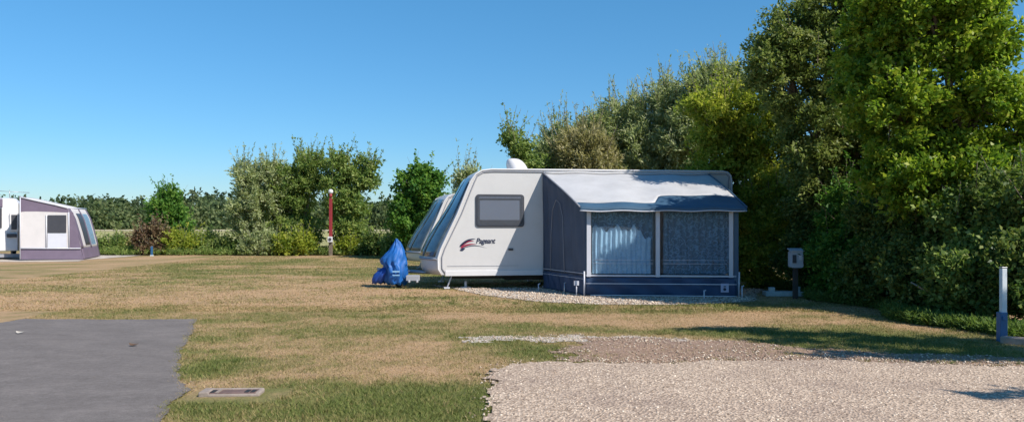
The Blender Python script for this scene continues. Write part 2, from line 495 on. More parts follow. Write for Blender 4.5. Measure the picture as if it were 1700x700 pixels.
v0 = np.stack([bx_ - np.cos(an) * .004, by_ - np.sin(an) * .004, zz], 1); v1 = np.stack([bx_ + np.cos(an) * .004, by_ + np.sin(an) * .004, zz], 1)
v2 = np.stack([bx_ + np.cos(la) * hh * .7, by_ + np.sin(la) * hh * .7, zz + hh], 1)
tt_ = np.clip(np.repeat(rng.normal(.72, .22, len(cx_)), nb) + rng.normal(0, .12, nn_), 0, 1)
o = np_mesh('grass_tufts', np.stack([v0, v1, v2], 1).reshape(-1, 3), np.arange(3 * nn_).reshape(-1, 3), M['blade'], attrs={'tint': np.repeat(tt_, 3)})
tag(o, 'longer grass tufts and weeds scattered in the lawn', None, kind='stuff')
stones('edge_crumbs', [(lambda x, y: as_mask(x, y) & ~(as_mask(x + .09, y + .04) & as_mask(x, y + .08)), .35), (lambda x, y: as_mask(x, y), .003), (lambda x, y: ~as_mask(x, y) & as_mask(x - .10, y), .25)], 26000, (-8, -1.8, 5.2, 12.4), .003, .009, M['grit'], 'loose grit along the edge of the asphalt', lift=.012)

# fields beyond the hedge
def flat(name, pts, z, mat, label):
    MB().add([(x, y, z) for x, y in pts], [tuple(range(len(pts)))]).build(name, mat)
    tag(bpy.data.objects[name], label, None, kind='structure')
M['field'] = plain('field', (.34, .31, .11), .95, var=.35, scale=.12)
M['stubble'] = plain('stubble', (.50, .42, .26), .95, var=.15, scale=.3)
flat('green_field', [(-600, 44), (600, 44), (600, 700), (-600, 700)], .02, M['field'], 'green and golden meadow beyond the hedge')
flat('stubble_field', [(-500, 165), (500, 165), (500, 198), (-500, 198)], .06, M['stubble'], 'pale harvested strip of field before the woods')

# ------------------------------------------------------------ foliage
def spray_leaves(bases, dirs, L, per, size, aspect, jit, align, droop=0.0, tint_mu=None, tint_sd=.16):
    """leaf quads along sprays; returns V, F, tint"""
    n = len(bases); t = rng.random((n, per))
    t = .15 + .85 * t
    ln = L * (.6 + .8 * rng.random((n, 1)))
    p = bases[:, None] + dirs[:, None] * (t * ln)[..., None]
    p[..., 2] -= droop * (t ** 2) * ln
    p = p + rng.normal(0, 1, (n, per, 3)) * (jit * (.5 + .5 * (1 - t)))[..., None]
    p = p.reshape(-1, 3)
    d = np.repeat(dirs, per, 0) * align + rng.normal(0, 1, (n * per, 3)) * (1 - align)
    d /= np.linalg.norm(d, axis=1, keepdims=True) + 1e-9
    nr = rng.normal(0, 1, (n * per, 3)); nr += np.array([.45, -.40, .9])
    w = np.cross(d, nr); w /= np.linalg.norm(w, axis=1, keepdims=True) + 1e-9
    up = np.cross(w, d)
    s = size * (.6 + .8 * rng.random((n * per, 1)))
    hw = s * aspect * .5
    V = np.stack([p, p + d * s * .45 + w * hw + up * s * .08, p + d * s, p + d * s * .45 - w * hw + up * s * .08], 1).reshape(-1, 3)
    Fq = np.arange(4 * n * per).reshape(-1, 4)
    mu = np.repeat(rng.normal(.47 if tint_mu is None else tint_mu, tint_sd, n), per)
    ti = np.clip(mu + rng.normal(0, .22, n * per), 0, 1)
    return V, Fq, np.repeat(ti, 4)

def crown_points(lobes, n):
    vol = np.array([l[3] * l[4] * l[5] for l in lobes]) ** .75
    idx = rng.choice(len(lobes), n, p=vol / vol.sum())
    Lb = np.array(lobes)[idx]
    u = rng.normal(0, 1, (n, 3)); u /= np.linalg.norm(u, axis=1, keepdims=True)
    r = rng.random(n) ** .42
    # uneven outline: direction dependent radius
    wob = .82 + .34 * vnoise(u[:, 0] * 3 + idx * 7.7 + 50, u[:, 2] * 3 + u[:, 1] * 2 + idx * 3.1 + 50)
    p = Lb[:, :3] + u * Lb[:, 3:] * (r * wob)[:, None]
    return p, u, idx

def plant(name, lobes, base, label, cat, leaf, bark='bark', n=500, per=40, size=.09, aspect=.6, spray=.35, jit=.06,
          align=.4, up=.35, droop=0.0, trunk_r=.1, group=None, crown='crown', tint=None, stems=1, wisp=0, limbs=None):
    """lobes world (x,y,z,rx,ry,rz)"""
    root = empty(name, (base[0], base[1], 0))
    tag(root, label, cat, group)
    off = np.array([base[0], base[1], 0.0])
    p, u, idx = crown_points(lobes, n)
    keep = p[:, 2] > .05; p, u = p[keep], u[keep]
    d = u + np.array([0, 0, up]) + rng.normal(0, .45, p.shape)
    d /= np.linalg.norm(d, axis=1, keepdims=True)
    # gather the sprays into boughs so that lit clumps and dark gaps alternate
    nb = max(6, n // 22); c_i = rng.choice(len(p), min(nb, len(p)), replace=False)
    dist = ((p[:, None, :] - p[None, c_i, :]) ** 2).sum(2); near_c = c_i[dist.argmin(1)]
    p = p + (p[near_c] - p) * np.array([.22, .22, .42])
    b0 = p - d * spray * .5
    V, Fq, ti = spray_leaves(b0, d, spray, per, size, aspect, jit, align, droop, tint)
    sets = [(V, Fq, ti)]
    wb = []
    if wisp:   # long shoots standing out of the outline
        top = np.argsort(p[:, 2] + rng.normal(0, .6, len(p)))[-wisp:]
        dw = u[top] * .5 + np.array([0, 0, 1.1]) + rng.normal(0, .25, (wisp, 3))
        dw /= np.linalg.norm(dw, axis=1, keepdims=True)
        V2, F2, t2 = spray_leaves(p[top], dw, spray * 1.7, max(8, int(per * .7)), size * .8, aspect, jit * .3, align, 0, tint)
        sets.append((V2, F2 + len(V), t2))
        wb = list(zip(p[top], p[top] + dw * spray * 1.8))
    VV = np.concatenate([s_[0] for s_ in sets]); VV[:, 2] = np.maximum(VV[:, 2], .01)
    np_mesh(crown, VV - off, np.concatenate([s_[1] for s_ in sets]), M[leaf], root, {'tint': np.concatenate([s_[2] for s_ in sets])})
    # trunk, limbs and twigs
    mb = MB()
    lob = sorted(lobes, key=lambda l: l[2])
    r_ = random.Random(int(abs(base[0]) * 100 + base[1] * 10))
    for s_ in range(stems):
        bx = r_.uniform(-.12, .12) * (stems > 1) * 3; by = r_.uniform(-.1, .1) * (stems > 1) * 3
        top = lob[-1 - (s_ % len(lob))]
        a0 = Vector((bx, by, -.05)); a1 = Vector((top[0] - base[0], top[1] - base[1], top[2]))
        mid = a0.lerp(a1, .45) + Vector((r_.uniform(-.15, .15), r_.uniform(-.15, .15), 0)) * a1.z * .3
        tr = trunk_r / math.sqrt(stems)
        mb.tube([a0, a0.lerp(mid, .5) + Vector((r_.uniform(-.05, .05), 0, 0)), mid, mid.lerp(a1, .6), a1], [tr * 1.25, tr, tr * .75, tr * .45, tr * .15], 8)
        for l in lobes:
            c = Vector((l[0] - base[0], l[1] - base[1], l[2]))
            st = a0.lerp(mid, min(1, max(.25, c.z / max(mid.z, .1) * .55)))
            md = st.lerp(c, .5) + Vector((r_.uniform(-.1, .1), r_.uniform(-.1, .1), .12)) * max(l[3], .3)
            mb.tube([st, md, c], [tr * .5, tr * .33, tr * .12], 6, cap=False)
            for k in range(6 if limbs is None else limbs):
                dd = Vector((r_.gauss(0, 1), r_.gauss(0, 1), r_.gauss(.4, .8))).normalized()
                e = c + Vector((dd.x * l[3], dd.y * l[4], dd.z * l[5])) * .85
                if e.z < .1: e.z = .1
                mb.tube([md.lerp(c, r_.random()), c.lerp(e, .5) + Vector((0, 0, .04)), e], [tr * .2, tr * .12, tr * .04], 4, cap=False)
    for p0, p1 in wb:
        mb.tube([Vector(p0 - off), Vector(p1 - off)], [.012, .004], 3, cap=False)
    mb.build('trunk' if cat == 'tree' else 'stems', M[bark], root)
    return root

def LB(Y, *ls, depth=1.0):
    out = []
    for l in ls:
        px, py, rx, ry = l[:4]; dy = l[4] if len(l) > 4 else 0
        s = Y / F
        out.append((wx(px, Y) * (Y + dy) / Y, Y + dy, EYE + (HOR - py) / F * (Y + dy), rx * s, (rx + ry) / 2 * s * depth, ry * s))
    return out

# --- right-hand trees
plant('broadleaf_tree', LB(13, (1560, 50, 125, 95), (1480, 165, 85, 85), (1620, 185, 95, 110), (1445, 70, 65, 75, .5), (1540, 290, 110, 80),
      (1640, 320, 85, 85), (1615, -25, 105, 55), (1490, 15, 62, 45, -.2), (1540, -20, 60, 45, -.6), (1715, 190, 60, 60), (1720, 290, 70, 70)), (wx(1600, 13.3), 13.4),
      'tallest bright green leafy tree overhanging the hedge at the right edge', 'tree', 'leaf_bright', n=3100, per=48, size=.080, aspect=.62,
      spray=.34, jit=.075, align=.3, up=.15, trunk_r=.17, wisp=24)
plant('hawthorn_tree', LB(16.5, (1325, 60, 68, 62), (1285, 115, 60, 66), (1380, 120, 70, 90), (1345, 220, 62, 90), (1410, 10, 75, 60), (1400, 290, 70, 80, .4), (1440, 80, 70, 100, .3), (1450, 200, 60, 80),
      (1350, 320, 55, 60, .4)), (wx(1370, 16.7), 16.8),
      'dark grey green tree rising between the bright leafy tree and the yellowish tree', 'tree', 'leaf_olive', n=2500, per=36, size=.085, aspect=.5,
      spray=.42, jit=.07, align=.4, up=.4, trunk_r=.15, wisp=60, tint=.5)
plant('field_maple', LB(19.5, (1235, 190, 70, 55), (1180, 195, 45, 50), (1270, 265, 58, 70), (1200, 260, 60, 50), (1300, 205, 38, 50), (1250, 340, 60, 60),
      (1180, 330, 50, 50)), (wx(1240, 19.8), 20.2),
      'rounded yellow green tree just above the right end of the blue awning', 'tree', 'leaf_yellow', n=1500, per=36, size=.10, aspect=.5,
      spray=.42, jit=.09, align=.45, up=.3, trunk_r=.13, wisp=45)
W = [
 ('young_tree', 23.5, [(846, 222, 16, 18), (864, 248, 22, 24), (878, 280, 22, 28)], 872, 'sparse young tree with open twigs beside the white roof dome', 'leaf_mid', 190, 26, .10, .5, 14, .3),
 ('willow_tree', 25, [(925, 245, 36, 40), (905, 290, 34, 45), (935, 320, 45, 60)], 925, 'thin grey green willow, leftmost of the tall ones behind the caravan', 'leaf_grey', 900, 34, .12, .3, 30, .6),
 ('willow_tree', 24, [(970, 255, 50, 42), (985, 310, 52, 55)], 980, 'brown tinged bushy willow low behind the middle of the caravan roof', 'leaf_rust', 950, 34, .12, .3, 20, .6),
 ('willow_tree', 25.5, [(1035, 215, 48, 46), (992, 232, 38, 40), (1030, 290, 64, 64)], 1035, 'grey green feathery willow above the left half of the awning roof', 'leaf_grey', 1300, 34, .12, .3, 40, .6),
 ('willow_tree', 25, [(1098, 190, 46, 52), (1075, 245, 55, 55), (1130, 225, 48, 56), (1100, 310, 64, 64)], 1100, 'tall olive willow with upright shoots above the middle of the awning roof', 'leaf_grey', 1700, 34, .12, .32, 50, .6),
 ('willow_tree', 24, [(1165, 165, 42, 48), (1150, 230, 50, 55), (1200, 145, 34, 40)], 1165, 'highest wispy willow, half hidden by the yellow green tree', 'leaf_grey', 1200, 34, .12, .32, 45, .6),
]
for nm, Yt, ls, bpx, lab, lf, n, per, sz, asp, wisp, al in W:
    plant(nm, LB(Yt, *ls), (wx(bpx, Yt), Yt + .2), lab, 'tree', lf, 'bark_pale', n=n, per=per, size=sz, aspect=asp, spray=.5, jit=.08, align=al,
          up=.9, trunk_r=.07, wisp=wisp, group='trees behind the caravan', tint=.5)

# --- hedge shrubs along the right side
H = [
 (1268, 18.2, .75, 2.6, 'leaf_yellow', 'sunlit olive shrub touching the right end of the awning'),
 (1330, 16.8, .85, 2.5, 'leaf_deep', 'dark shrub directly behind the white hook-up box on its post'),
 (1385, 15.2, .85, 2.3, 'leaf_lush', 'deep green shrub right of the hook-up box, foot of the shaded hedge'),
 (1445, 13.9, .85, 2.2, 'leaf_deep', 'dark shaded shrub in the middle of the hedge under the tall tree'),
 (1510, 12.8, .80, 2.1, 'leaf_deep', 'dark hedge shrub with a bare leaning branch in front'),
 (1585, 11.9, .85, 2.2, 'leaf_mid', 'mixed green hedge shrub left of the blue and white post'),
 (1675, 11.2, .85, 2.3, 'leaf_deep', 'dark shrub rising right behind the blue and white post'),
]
for i, (px, Yt, r, h, lf, lab) in enumerate(H):
    x = wx(px, Yt) + .35
    if i == 0: x -= .3
    lobes = [(x, Yt, h * .32, r, r, h * .34), (x + .2, Yt + .35, h * .68, r * .85, r * .9, h * .32), (x - .25, Yt - .3, h * .28, r * .7, r * .8, h * .28)]
    plant('hedge_shrub', lobes, (x, Yt), lab, 'shrub', lf, n=760, per=34, size=.075, aspect=.6, spray=.3, jit=.075, align=.3, up=.25,
          trunk_r=.07, group='shrubs of the shaded hedge', crown='foliage', stems=3, wisp=20)
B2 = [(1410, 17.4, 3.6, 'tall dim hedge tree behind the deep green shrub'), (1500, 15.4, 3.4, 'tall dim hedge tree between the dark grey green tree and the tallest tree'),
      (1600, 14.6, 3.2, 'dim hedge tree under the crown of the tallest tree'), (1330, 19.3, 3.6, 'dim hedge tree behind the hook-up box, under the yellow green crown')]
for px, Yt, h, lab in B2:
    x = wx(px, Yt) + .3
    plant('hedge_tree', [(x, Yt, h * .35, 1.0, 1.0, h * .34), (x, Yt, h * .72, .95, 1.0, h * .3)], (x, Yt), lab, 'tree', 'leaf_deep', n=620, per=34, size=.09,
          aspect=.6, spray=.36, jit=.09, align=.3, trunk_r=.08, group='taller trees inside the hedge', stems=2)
# the hedge goes on past the frame: it throws the shade that falls on the gravel
plant('roadside_tree', [(8.6, 6.0, 4.0, 2.0, .42, .30), (7.0, 6.9, 3.9, 1.0, .2, .15), (9.8, 4.9, 4.3, .8, .2, .2), (9.8, 5.8, 4.2, 1.2, .8, .5), (7.5, 3.9, 4.0, .8, .14, .12), (6.4, 8.2, 4.0, .9, .22, .15), (7.4, 7.6, 4.1, .9, .32, .2), (8.7, 6.9, 4.2, 1.0, .4, .3)], (9.7, 6.5),
      'loose leafy tree standing beyond the right edge of the gravel', 'tree', 'leaf_mid', n=850, per=26, size=.09, aspect=.6, spray=.3, jit=.06, align=.3, trunk_r=.1, wisp=0)

# bare leaning branch in front of the hedge
mb = MB(); mb.tube([P(1512, 468, 12.1), P(1530, 478, 12.0), P(1556, 488, 11.9)], [.012, .018, .024], 6)
mb.tube([P(1530, 478, 12.0), P(1540, 470, 12.05)], [.012, .004], 5)
mb.tube([P(1556, 488, 11.9), P(1580, 505, 12.0), Vector((wx(1592, 12.1), 12.1, .0))], [.024, .028, .03], 6)
o = mb.build('bare_branch', M['bark_pale']); tag(o, 'bare pale branch leaning out of the dark hedge', 'branch')

# --- trees of the far hedge
T = [
 ('hedgerow_tree', 41, [(280, 334, 20, 24), (274, 355, 28, 28), (292, 380, 28, 30)], 280, 'small bright green tree standing alone on the left of the far hedge', 'leaf_lush', 520, 28, .15, .55, 10, .35),
 ('willow_tree', 38, [(412, 302, 26, 34), (402, 345, 24, 42), (440, 325, 34, 52), (425, 390, 42, 34), (455, 290, 22, 26)], 425, 'olive grey willow, leftmost of the far clump of trees', 'leaf_grey', 1000, 30, .16, .34, 30, .6),
 ('willow_tree', 38.6, [(495, 300, 38, 42), (478, 350, 38, 52), (520, 290, 28, 38), (500, 392, 42, 32)], 492, 'rounded olive green willow left of the red post', 'leaf_mid', 1100, 30, .16, .38, 30, .55),
 ('alder_tree', 37.6, [(562, 300, 28, 42), (575, 350, 38, 46), (600, 292, 22, 30), (562, 265, 14, 18), (585, 392, 34, 30), (620, 268, 12, 12), (612, 302, 20, 12)], 570, 'loose tree with outstretched right branches behind the red post', 'leaf_mid', 850, 28, .15, .5, 24, .4),
 ('lime_tree', 33, [(688, 318, 32, 40), (680, 362, 36, 42), (716, 330, 24, 36), (700, 292, 18, 18), (722, 298, 14, 16), (705, 395, 34, 28)], 695, 'dense dark green tree standing between red post and caravans', 'leaf_lush', 850, 30, .14, .7, 8, .25),
 ('ash_tree', 31, [(772, 290, 22, 16), (785, 320, 26, 30), (765, 340, 24, 30)], 775, 'thin twiggy tree showing behind the caravan front', 'leaf_grey', 280, 26, .13, .4, 14, .5),
]
for nm, Yt, ls, bpx, lab, lf, n, per, sz, asp, wisp, al in T:
    plant(nm, LB(Yt, *ls), (wx(bpx, Yt), Yt), lab, 'tree', lf, 'bark_pale', n=n, per=per, size=sz, aspect=asp, spray=.55, jit=.10, align=al,
          up=.6, trunk_r=.09, wisp=wisp, group='trees of the far hedge', tint=.5)
S = [
 (190, 38, 26, 392, 'leaf_mid', 'low green bush next to the end of the purple awning'),
 (225, 38.5, 22, 390, 'straw', 'straw coloured bush in front of the field, left of the reddish bush'),
 (258, 37.2, 27, 362, 'leaf_red', 'rounded reddish brown bush with dark leaves'),
 (306, 37.4, 27, 376, 'leaf_yellow', 'yellow green bush beside the reddish bush'),
 (346, 37.8, 26, 388, 'leaf_mid', 'green bush in the middle of the left hedge'),
 (388, 37.6, 26, 390, 'leaf_deep', 'low dark bush at the foot of the far olive willow'),
 (438, 36.8, 30, 378, 'leaf_grey', 'pale olive bush with dry twigs under the far willow'),
 (490, 36.6, 28, 376, 'leaf_yellow', 'leafy light bush left of the red post foot'),
 (586, 37.0, 24, 392, 'leaf_yellow', 'low yellow green bush right of the red post'),
 (628, 36.6, 26, 388, 'leaf_deep', 'low dark bush behind the blue cover'),
 (664, 35.0, 24, 384, 'leaf_mid', 'green bush at the foot of the dense dark tree'),
]
for px, Yt, rpx, top, lf, lab in S:
    x = wx(px, Yt); h = wz(top, Yt); r = rpx / F * Yt
    lobes = [(x, Yt, h * .45, r, r * .8, h * .5), (x + r * .5, Yt + .2, h * .35, r * .7, r * .7, h * .4), (x - r * .6, Yt - .1, h * .35, r * .6, r * .7, h * .38)]
    lobes += [(x - r * .2, Yt - .2, .28, r * .9, r * .6, .3)]
    plant('hedge_bush', lobes, (x, Yt), lab, 'bush', lf, 'bark_pale', n=360, per=26, size=.13, aspect=.5, spray=.4, jit=.09, align=.35, up=.4,
          trunk_r=.05, group='bushes of the far hedge', crown='foliage', stems=3, wisp=26)
# low continuous growth at the foot of both hedges
n = 9000
xx = rng.uniform(-20, -5, n); yy = 37.3 + rng.normal(0, .5, n) - .02 * xx
bs = np.stack([xx, yy, np.zeros(n)], 1)
dd = rng.normal(0, .35, (n, 3)); dd[:, 2] = 1; dd /= np.linalg.norm(dd, axis=1, keepdims=True)
V1, F1, t1 = spray_leaves(bs, dd, .25, 7, .13, .22, .05, .7, 0, None, .2)
n2 = 9000
tt = rng.random(n2)
yy = 10.0 + 9 * tt; xx = 6.05 + .25 * np.sin(yy * 2) + np.abs(rng.normal(0, .3, n2)) - .02 * (yy - 10)
bs = np.stack([xx, yy, np.zeros(n2)], 1)
dd = rng.normal(0, .5, (n2, 3)); dd[:, 2] = 1; dd /= np.linalg.norm(dd, axis=1, keepdims=True)
V2, F2, t2 = spray_leaves(bs, dd, .13, 8, .07, .22, .03, .6, 0, None, .2); t2 = t2 * .5
VA = np.concatenate([V1, V2]); VA[:, 2] = np.maximum(VA[:, 2], .005)
o = np_mesh('undergrowth', VA, np.concatenate([F1, F2 + len(V1)]), M['leaf_mid'], attrs={'tint': np.concatenate([t1, t2])})
tag(o, 'tall weeds and rough grass at the foot of the hedges', None, kind='stuff')

# distant woods: two belts
def wood(name, Y0, Y1, x0, x1, n, tops, mat, label, leaf, per=46, cr=5):
    px = rng.uniform(x0, x1, n); Yw = rng.uniform(Y0, Y1, n)
    x = (px - 850) / F * Yw
    tp = -3 + np.interp(px, [t[0] for t in tops], [t[1] for t in tops]) + rng.normal(0, 3.2, n)
    h = EYE + (HOR - tp) / F * Yw
    h = h * (.75 + .25 * (Yw - Y0) / (Y1 - Y0))
    lobes = [(x[i], Yw[i], h[i] * .5, cr * rng.uniform(.7, 1.3), cr, h[i] * .52) for i in range(n)]
    p, u, idx = crown_points(lobes, n * per)
    d = u + rng.normal(0, .4, p.shape); d /= np.linalg.norm(d, axis=1, keepdims=True)
    cl = rng.normal(.5, .22, n)[idx]
    V, Fq, ti = spray_leaves(p, d, cr * .35, 7, leaf, .8, cr * .10, .3, 0, cl, .1)
    V[:, 2] = np.maximum(V[:, 2], .1)
    o = np_mesh(name, V, Fq, M[mat], attrs={'tint': ti}); tag(o, label, None, kind='stuff')
wood('distant_woods', 330, 420, -300, 1900, 260, [(-300, 326), (60, 330), (150, 332), (230, 334), (310, 322), (390, 321), (450, 326), (600, 338), (700, 345), (1900, 345)],
     'leaf_far', 'dark belt of far woods along the horizon', 1.5, 40, 7)
wood('hedgerow_copse', 200, 250, -200, 1700, 150, [(-200, 345), (60, 345), (200, 338), (260, 343), (330, 334), (400, 336), (560, 340), (640, 335), (700, 345), (1700, 345)],
     'leaf_copse', 'lighter belt of trees beyond the meadow', 1.0, 40, 4.5)
# rolling ground under the woods so no gap shows
hill = MB()
hill.grid(lambda u, v: Vector((-900 + 1800 * u, 420 + 500 * v, 12 * math.sin(math.pi * min(1, v * 1.0) * .5) * (.8 + .2 * math.sin(u * 14)))), 60, 10)
o = hill.build('wooded_hill', plain('wooded_hill', (.05, .07, .03), .95, var=.5, scale=.05)); tag(o, 'low wooded rise on the horizon', None, kind='structure')

# ------------------------------------------------------------ object materials
M['van_white'] = plain('van_white', (.60, .58, .565), .38, var=.03, scale=1.5, dirt=.10, bmp=.03, bscale=90, coat=.2)
M['van_mould'] = plain('van_mould', (.68, .66, .66), .35, var=.03, dirt=.06)
M['van_grey'] = plain('van_grey', (.30, .30, .33), .5, var=.06)
M['rubber'] = plain('rubber', (.025, .025, .027), .8, var=.2)
M['steel'] = plain('steel', (.45, .45, .46), .45, .8, var=.15, scale=8)
M['chassis'] = plain('chassis', (.06, .055, .05), .75, .2, var=.3)
M['frame_grey'] = plain('frame_grey', (.055, .055, .065), .4, var=.1)
M['blind'] = plain('blind', (.33, .335, .36), .8, var=.04)
M['dark_in'] = plain('dark_in', (.045, .045, .055), .9, var=.1)
M['acrylic'] = glass('acrylic', (.82, .85, .9), .85, .08)
M['front_glass'] = plain('front_glass', (.085, .12, .145), .22, var=.6, scale=1.6, coat=.5, bmp=.3, bscale=3)
M['navy'] = plain('navy', (.02, .025, .06), .4, var=.05)
M['red'] = plain('red', (.30, .02, .05), .4, var=.05)
M['pvc_roof'] = plain('pvc_roof', (.70, .69, .69), .55, var=.06, scale=2, bmp=.9, bscale=3, dirt=.2, trans=.3)
M['aw_blue'] = plain('aw_blue', (.05, .105, .165), .5, var=.15, bmp=.6, bscale=3.5)
M['aw_slate'] = plain('aw_slate', (.055, .078, .125), .7, var=.15, scale=2, bmp=.7, bscale=3)
M['aw_navy'] = plain('aw_navy', (.025, .055, .12), .55, var=.25, scale=2, bmp=.8, bscale=3)
M['pole_white'] = plain('pole_white', (.60, .60, .65), .4, var=.05)
M['vinyl'] = glass('vinyl', (.80, .91, .98), .86, .10)
M['tarp'] = plain('tarp', (.010, .11, .38), .55, var=.25, scale=4, bmp=.5, bscale=9)
M['concrete'] = plain('concrete', (.30, .24, .20), .9, var=.18, scale=14, bmp=.5, bscale=60)
M['brick_drain'] = plain('brick_drain', (.16, .10, .085), .9, var=.3, scale=14, bmp=.5, bscale=60)
M['post_white'] = plain('post_white', (.62, .66, .68), .5, var=.06, dirt=.15)
M['post_blue'] = plain('post_blue', (.03, .12, .26), .45, var=.12, scale=6, dirt=.1)
M['box_grey'] = plain('box_grey', (.42, .46, .52), .5, var=.06, dirt=.12)
M['post_red'] = plain('post_red', (.28, .025, .03), .5, var=.15)
M['cream'] = plain('cream', (.63, .59, .575), .6, var=.05, scale=2, bmp=.5, bscale=3)
M['purple'] = plain('purple', (.165, .125, .175), .6, var=.10, scale=2, bmp=.5, bscale=3)
M['leafdry'] = plain('leafdry', (.12, .07, .04), .8)
M['leafpale'] = plain('leafpale', (.5, .45, .38), .8)

# lace curtain: sheer cloth with a scroll pattern and open weave
def lace(name, base, pat, alpha_lo, alpha_hi):
    m = bpy.data.materials.new(name); m.use_nodes = True
    nt = m.node_tree; b = nt.nodes['Principled BSDF']; out = nt.nodes['Material Output']
    b.inputs['Roughness'].default_value = .9
    tc = N(nt, 'ShaderNodeTexCoord')
    mp = N(nt, 'ShaderNodeMapping'); mp.inputs['Scale'].default_value = (1, .01, 1)
    nt.links.new(tc.outputs['Object'], mp.inputs[0])
    w = N(nt, 'ShaderNodeTexWave', wave_type='RINGS', rings_direction='SPHERICAL'); 
    vo = N(nt, 'ShaderNodeTexVoronoi'); vo.inputs['Scale'].default_value = 7.5; vo.inputs['Randomness'].default_value = .7
    dn = N(nt, 'ShaderNodeTexNoise'); dn.inputs['Scale'].default_value = 7; dn.inputs['Detail'].default_value = 3
    nt.links.new(mp.outputs[0], dn.inputs['Vector'])
    dm = N(nt, 'ShaderNodeMix', data_type='RGBA', blend_type='LINEAR_LIGHT'); dm.inputs[0].default_value = .13
    nt.links.new(mp.outputs[0], dm.inputs[6]); nt.links.new(dn.outputs['Color'], dm.inputs[7]); nt.links.new(dm.outputs[2], vo.inputs['Vector'])
    mm = N(nt, 'ShaderNodeMath', operation='MULTIPLY'); mm.inputs[1].default_value = 15
    sn = N(nt, 'ShaderNodeMath', operation='SINE')
    nt.links.new(vo.outputs['Distance'], mm.inputs[0]); nt.links.new(mm.outputs[0], sn.inputs[0])
    f = ramp(nt, sn.outputs[0], [(.35, (0, 0, 0)), (.75, (1, 1, 1))])
    c = mixc(nt, f, base, pat)
    nt.links.new(c, b.inputs['Base Color'])
    t = N(nt, 'ShaderNodeBsdfTransparent')
    al = N(nt, 'ShaderNodeMapRange'); al.inputs['To Min'].default_value = alpha_lo; al.inputs['To Max'].default_value = alpha_hi
    nt.links.new(f, al.inputs[0])
    ms = N(nt, 'ShaderNodeMixShader'); nt.links.new(al.outputs[0], ms.inputs[0])
    nt.links.new(t.outputs[0], ms.inputs[1]); nt.links.new(b.outputs[0], ms.inputs[2]); nt.links.new(ms.outputs[0], out.inputs[0])
    return m
M['lace'] = lace('lace', (.23, .31, .37), (.36, .46, .53), .7, .95)
M['sun_patch_voile'] = lace('sun_patch_voile', (.82, .84, .86), (.93, .94, .95), .97, 1.0)  # near-white net: sunlight on the lower left curtain put into the colour

